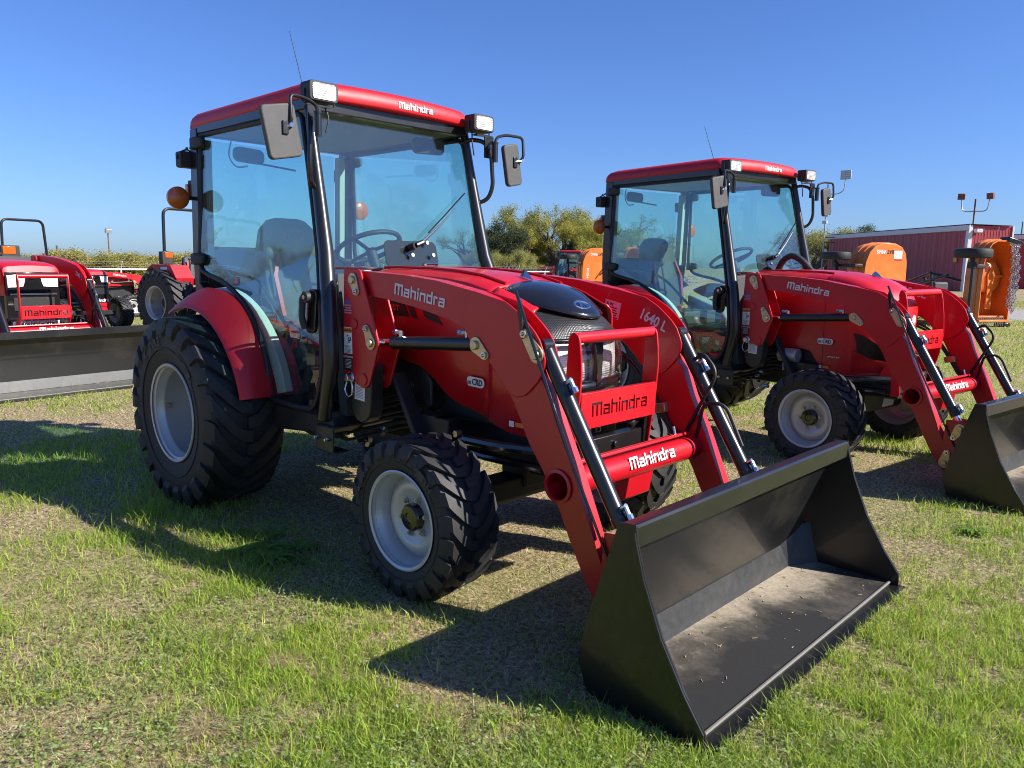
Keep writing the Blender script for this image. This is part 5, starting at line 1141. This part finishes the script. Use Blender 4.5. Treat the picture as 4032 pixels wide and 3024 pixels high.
for j, (az, D, k, sc) in enumerate(((30, 36, 'yellow', 1.0), (39, 34, 'yellow2', .95), (46, 33, 'yellow', .9), (53.5, 37, 'yellow', 1.05), (60.5, 34, 'olive', 1.3), (68, 38, 'yellow2', 1.0), (18, 34, 'yellow', 1.0), (27, 40, 'yellow2', 1.15), (35, 33, 'olive', 1.3), (43, 38, 'yellow', 1.1), (50, 35, 'yellow2', 1.05), (57, 40, 'sparse', 1.3), (64, 36, 'yellow', 1.0), (73, 44, 'yellow2', 1.2),
                                 (200, 52, 'sparse', .9), (212, 46, 'yellow', .7), (222, 50, 'olive', .9), (233, 48, 'sparse', 1.0), (244, 52, 'yellow2', .8), (256, 50, 'yellow', .75))):
    tree(k, CAM.x+D*math.cos(R(az)), CAM.y+D*math.sin(R(az)), sc, j*1.3, 'tree standing outside the picture, mirrored in the cab windows', group='trees mirrored in the cab windows')

# ---------------------------------------------------------------- fence
f = thing('pipe_fence', 'pale pipe fence with wire in front of the trees', 'fence', (-26.5, 0, 0))
for k, z in enumerate((1.0, .48)): MB().cyl((0, -6, z), (0, 42, z), .032, n=8).obj('fence_rail', 'pipe', f)
for i in range(21):
    y = -6+2.4*i; MB().cyl((0, y, 0), (0, y, 1.03), .035, n=8).cyl((0, y, 1.0), (.18, y, 1.30), .018, n=6).obj('fence_post', 'pipe', f)
for k, (x_, z) in enumerate(((.06, 1.10), (.12, 1.19), (.17, 1.28), (0, .75), (0, .24))): MB().cyl((x_, -6, z), (x_, 42, z), .004, n=4).obj('fence_wire', 'galv', f)

# ---------------------------------------------------------------- sheds
def shed(label, loc, rz, L, D, H, out, n, ne):
    T = thing('shed', label, 'shed', loc, R(rz))
    def sheet(w, h, ribs=2):
        q = []; p = w/ribs
        for i in range(ribs): q += [(i*p+.02, 0), (i*p+p*.36, 0), (i*p+p*.44, .016), (i*p+p*.56, .016), (i*p+p*.64, 0)]
        q += [(w-.004, 0)]; mb = MB()
        mb.loft([[(a, b, z) for a, b in q] for z in (0.05, h)], cap=False, closed=False)
        return mb.mesh('wall_panel', 'shedred', 20, recalc=False)
    w = L/n; me = sheet(w, H-.38)
    for i in range(n):
        o = lk('wall_panel', me, T, (i*w, .004*(i % 2)*out, 0)); o.scale = (1, out, 1)
    w2 = D/ne; me2 = sheet(w2, H-.05, 5)
    for i in range(ne):
        o = lk('wall_panel', me2, T, (0, -out*i*w2, 0), (0, 0, R(-90*out))); o.scale = (1, -1 if out > 0 else -1, 1)
    MB().box((L/2, -out*D/2, H/2-.2), (L-.12, D-.12, H-.4)).obj('inner_wall', 'shedred', T)
    MB().box((L/2, out*.06, H-.2), (L+.4, .10, .36)).obj('fascia', 'shedtrim', T, bevel=.01)
    MB().box((0, out*.03, H/2-.2), (.30, .10, H-.4)).box((-.05, -out*.10, H/2), (.06, .30, H-.05)).obj('corner_trim', 'shedtrim', T)
    MB().box((-.04, -out*(D-.05), H/2), (.06, .12, H-.1)).obj('corner_trim', 'shedtrim', T)
    r = MB(); q = []
    for i in range(int(D/.12)): q += [(i*.12, 0), (i*.12+.06, .03)]
    r.loft([[(x_, -out*(a-.1), H+.03+b-.02*a) for a, b in q] for x_ in (-.18, L+.3)], cap=False, closed=False); r.obj('roof', 'galv', T, smooth=0, recalc=False)
    return T
s1 = shed('long dark red metal shed with pale fascia behind the orange mower', (-10.69, 58.9, 0), 138.2, 20.07, 3.3, 4.62, 1, 18, 3)
MB().box((-.22, -.55, 4.2), (.34, .45, .26)).obj('wall_lamp', 'shedtrim', s1, bevel=.04)
MB().box((1.0, .10, 2.2), (.30, .10, .34)).obj('alarm_box', simple('yellow_paint', (.6, .36, .08), .5), s1, bevel=.03)
shed('second red metal shed at the right edge, partly behind the chain curtain', (-11.4, 76.2, 0), 11.5, 16, 6, 4.6, -1, 14, 5)

# ---------------------------------------------------------------- poles
p = thing('flood_light_pole', 'short rusty pole with one box floodlight left of the front tractor', 'light pole', (-70.0, 23.16, 0))
MB().cyl((0, 0, 0), (0, 0, 3.6), .055, n=10).obj('pole', 'rust', p); MB().box((.1, 0, 3.82), (.30, .50, .38), Matrix.Rotation(R(15), 3, 'Y')).obj('lamp_head', 'galv', p, bevel=.03)
p = thing('camera_pole', 'tall grey pole with dome camera and square lamp beside the long shed', 'light pole', (-25.63, 70.92, 0))
MB().cyl((0, 0, 0), (0, 0, 9.2), .07, n=10).obj('pole', 'galv', p)
MB().tube(fillet([(0, 0, 8.3), (.9, .25, 8.3), (1.35, .4, 8.6), (1.4, .42, 9.6)], .3, 5), .045, 8).obj('lamp_arm', 'galv', p)
lh = MB().box((1.42, .42, 10.0), (.95, .16, .80)).obj('lamp_head', 'galv', p, bevel=.02)
for a in range(4):
    for b in (-1, 1): MB().box((1.42+b*.22, .335, 9.75+a*.17), (.36, .02, .09)).obj('lamp_panel', 'pale', lh)
MB().sphere((.12, -.12, 6.4), .18, 14).box((.06, -.06, 6.58), (.25, .25, .10)).obj('dome_camera', 'shedtrim', p); MB().box((.02, -.15, 5.75), (.42, .22, .26)).obj('junction_box', 'shedtrim', p, bevel=.02)
br = MB()
for z in (4.35, 3.9): br.cyl((0, 0, z), (.9, .3, z), .03, n=6)
br.obj('wall_bracket', 'black', p)
p = thing('twin_flood_light', 'twin rusty floodlights on a forked pole above the shed roof', 'light pole', (-12.39, 66.95, 0))
MB().cyl((0, 0, 0), (0, 0, 7.0), .06, n=10).obj('pole', 'rust', p)
rv = Vector((math.sin(R(103.5)), -math.cos(R(103.5)), 0))
MB().tube(fillet([rv*-.95+Vector((0, 0, 6.95)), rv*-.85+Vector((0, 0, 6.05)), rv*.85+Vector((0, 0, 6.05)), rv*.95+Vector((0, 0, 6.95))], .35, 6), .045, 8).obj('fork', 'galv', p)
for s in (-1, 1): MB().box(rv*.98*s+Vector((0, 0, 7.2)), (.50, .28, .46), Matrix.Rotation(R(20 if s < 0 else -15), 3, 'Z') @ Matrix.Rotation(R(12), 3, 'X')).obj('lamp_head', 'rust', p, bevel=.03)
def upole(label, loc, H, rz, n=1):
    p = thing('utility_pole', label, 'utility pole', loc, R(rz)); MB().cyl((0, 0, 0), (0, 0, H), .16, .11, 10).obj('pole', 'wood', p)
    for i in range(n): MB().box((0, 0, H-.35-.9*i), (.10, 2.4, .12)).obj('cross_arm', 'wood', p)
    ins = MB()
    for i in range(n):
        for y_ in (-1.05, -.45, .45, 1.05): MB().cyl((0, y_, H-.29-.9*i), (0, y_, H-.08-.9*i), .05, .03, 8).obj('insulator', 'dgrey', p)
    return p
upole('distant utility pole with cross-arm above the second shed', (-29.35, 172.25, 0), 10.9, 10)
u = upole('utility pole outside the picture, mirrored in the front windscreen', (21.0, 17.5, 0), 9.5, 120, 2)
for i, y_ in enumerate((-1.05, -.45, .45, 1.05)):
    for k in range(2):
        MB().tube([(-40+80*t/16, y_, 9.4-.9*k-1.6*(1-abs(2*t/16-1)**2)) if True else None for t in range(17)], .012, 4).obj('wire', 'black', u)
p = thing('wooden_post', 'thin weathered post standing in the scrub at far left', 'post', (-64.5, 17.4, 0)); MB().cyl((0, 0, 0), (0, 0, 2.35), .09, n=8).obj('post', 'wood', p)

# ---------------------------------------------------------------- folding mower
def mower(label, loc, rz, group, lettering=True):
    T = thing('folding_mower', label, 'mower', loc, R(rz), group)
    PR = [(-.78, .12), (-.78, 1.25), (-.74, 1.62), (-.62, 1.92), (-.42, 2.10), (-.15, 2.18), (.30, 2.18), (.55, 2.08), (.70, 1.90), (.77, 1.62), (.78, 1.25), (.78, .12)]
    prof = PR
    def ring(x0, x1, t, prof):
        c = (0, 1.2); ins = [(c[0]+(a-c[0])*(1-t/.8), c[1]+(b-c[1])*(1-t/.9)) for a, b in prof]
        return MB().loft([[(x0, a, b) for a, b in prof], [(x1, a, b) for a, b in prof], [(x1, a, b) for a, b in ins], [(x0, a, b) for a, b in ins]], cap=False, closed=True)
    for nme, x0, x1, face in (('wing_far', -2.35, -1.65, -1.65), ('wing_near', 1.60, 2.10, 1.60)):
        prof = PR if x0 < 0 else [(a*.64, b) for a, b in PR]
        w = MB().prism(prof, face, face+.03, 'x').obj('wing_deck', 'orange', T, bevel=.015)
        r_ = ring(x0, x1, .03, prof).obj('wing_skirt', 'orange', w, smooth=40)
        for q in (.35, .7): MB().tube([(x0+(x1-x0)*q, a*1.012, 1.2+(b-1.2)*1.012) for a, b in prof], .022, 6).obj('skirt_rib', 'orange', w)
    tops = [o for o in COL.objects if o.parent == T and o.name.startswith('wing_deck')]
    if lettering:
        t = MB(); t.m = 0; add_text(t, 'BAT', (-1.618, .12, 1.93), (0, -1, 0), (0, 0, -1), .12, w=.25); t.m = 1; add_text(t, 'WING', (-1.618, -.20, 1.93), (0, -1, 0), (0, 0, -1), .12, w=.36)
        t.quad((-1.6175, .42, 1.85), (0, -1, 0), (0, 0, -1), .30, .24); t.m = 2; t.quad((-1.617, .42, 1.70), (0, -1, 0), (0, 0, -1), .30, .03)
        t.obj('deck_lettering', ['ink', 'white', 'red'], tops[0], smooth=0, recalc=False)
        t = MB(); add_text(t, 'BUSH', (-1.618, -.50, 1.05), (0, 0, -1), (0, 1, 0), .12, w=.45); t.obj('deck_side_lettering', 'silverprint', tops[0], smooth=0, recalc=False)
    nd = tops[1]
    MB().lathe([(0, 0), (0, .36), (.10, .40), (.14, .34), (.16, .0)], 28).obj('blade_pan', 'orange', nd).matrix_local = Matrix.Translation((1.70, .05, 1.25)) @ Matrix.Rotation(R(-90), 4, 'Z')
    MB().prism([(-.05, .45), (.12, .45), (.10, 1.0), (.16, 1.30), (.05, 1.55), (-.08, 1.30), (-.04, 1.0)], 1.86, 1.89, 'x').obj('blade', 'orange', nd, bevel=.006)
    MB().prism([(-.46, .25), (-.30, .25), (.36, .95), (.30, 1.0), (-.46, .50)], 1.64, 1.70, 'x').obj('deck_brace', 'orange', nd, bevel=.01)
    MB().box((1.85, 0, .16), (.60, 1.02, .06)).box((1.95, 0, .26), (.20, .98, .05)).obj('deck_hinge', 'orange', nd, bevel=.01); MB().box((1.72, -.36, 1.3), (.22, .22, .95)).obj('belt_box', 'orange', nd, bevel=.03)
    MB().box((1.78, .34, 1.28), (.20, .28, .08)).obj('cross_brace', 'orange', nd, bevel=.01)
    MB().box((2.0, .46, 2.16), (.28, .50, .12), Matrix.Rotation(R(-12), 3, 'X')).obj('skid_shoe', 'black', nd, bevel=.02); MB().box((2.0, .45, .06), (.3, .22, .12)).obj('skid_shoe', 'black', nd, bevel=.02)
    rgm = random.Random(4)
    for k in range(8):
        mb = MB(); y0 = .27+.02*k; x0 = 2.13+.012*k; n = 46; L = 1.72-.04*abs(k-6)
        for i in range(n):
            t = i/(n-1); z = 2.08-L*t; yy = y0+.04+.14*math.sin(t*3.1)*(.6+.03*k)+.12*max(0, t-.75)*4*.25; xx = x0+.03*math.sin(i*.9+k)
            c = Vector((xx, yy+.012*(-1)**i, z)); a, b = (.024, .008) if i % 2 else (.008, .024)
            mb.add([c+Vector((0, 0, .024)), c+Vector((a, b, 0)), c+Vector((-b, a, 0)), c+Vector((-a, -b, 0)), c+Vector((b, -a, 0)), c-Vector((0, 0, .024))], [(0, 1, 2), (0, 2, 3), (0, 3, 4), (0, 4, 1), (5, 2, 1), (5, 3, 2), (5, 4, 3), (5, 1, 4)])
        mb.obj('chain', 'chain', nd, smooth=0)
    for k in range(14):
        mb = MB()
        for i in range(7):
            c = Vector((2.12, -.46+.06*k+.01*(i % 2), .26-.034*i)); mb.add([c+Vector((0, 0, .02)), c+Vector((.012, .008, 0)), c+Vector((-.008, .012, 0)), c+Vector((-.012, -.008, 0)), c-Vector((0, 0, .02))], [(0, 1, 2), (0, 2, 3), (0, 3, 1), (4, 2, 1), (4, 3, 2), (4, 1, 3)])
        mb.obj('chain', 'chain', nd, smooth=0)
    wy = MB().lathe([(-.11, .24), (-.12, .36), (-.10, .41), (-.05, .425), (.05, .425), (.10, .41), (.12, .36), (.11, .24)], 32)
    tm_ = wy.mesh('tyre', 'rubber', 30); wh = MB().lathe([(-.09, .0), (-.08, .12), (-.10, .24), (.10, .24), (.08, .12), (.09, 0)], 24).mesh('wheel', 'rim', 40)
    for x_, y_, z in ((-2.30, -1.25, 1.80), (2.20, -.98, 1.84)):
        o = lk('wheel', wh, T, (x_, y_, z), (R(90), 0, 0)); lk('tyre', tm_, o)
        MB().cyl((x_, y_, 1.62), (x_, y_, z), .05, n=10).box((x_, y_, 1.55), (.14, .14, .16)).box((x_+.02, y_+.03, 1.0), (.07, .08, 1.1)).obj('wheel_strut', 'engine', T, bevel=.01)
        MB().box((x_+(.3 if x_ < 0 else -.1), y_+.25, 1.52), (.8 if x_ < 0 else .30, .30, .10)).obj('wheel_arm', 'engine', T, bevel=.02)
    MB().box((-.05, 0, .55), (3.3, 1.5, .34)).obj('centre_deck', 'orange', T, bevel=.05)
    MB().box((-.1, .3, .92), (.5, .5, .35)).obj('gear_box', 'dgrey', T, bevel=.05)
    for a, b in (((-1.4, -.2, .8), (.75, -.75, 1.35)), ((1.5, -.5, 1.15), (.75, -.75, 1.35)), ((.75, -.75, 1.4), (.8, -.7, .7)), ((.2, -.7, 1.0), (1.45, -.9, 1.3)), ((-.2, .2, 1.05), (.4, -.6, 1.2))):
        MB().cyl(a, b, .035, n=8).obj('hydraulic_link', 'black', T)
    for x_ in (-.9, .9):
        o = lk('wheel', wh, T, (x_, 1.1, .43)); lk('tyre', tm_, o); o.rotation_euler = (0, 0, R(90))
    return T
MG = 'orange folding mowers parked behind the second tractor'
m1 = mower('orange folding mower with raised wings and chain curtain before the red shed', (-2.30, 21.0, 0), -28.4, MG)
index_children()
m2 = copy_tree(m1); m2.location = (-16.75, 25.9, 0); m2['label'] = 'orange folding mower far back, left of the second cab'
far = copy_tree(t1, skip=('torque_decal', 'straw_bits')); far.location = (-25.4, 34.0, 0); far.rotation_euler = (0, 0, R(200)); far['label'] = 'far red cab tractor beyond the orange mower left of the second cab'
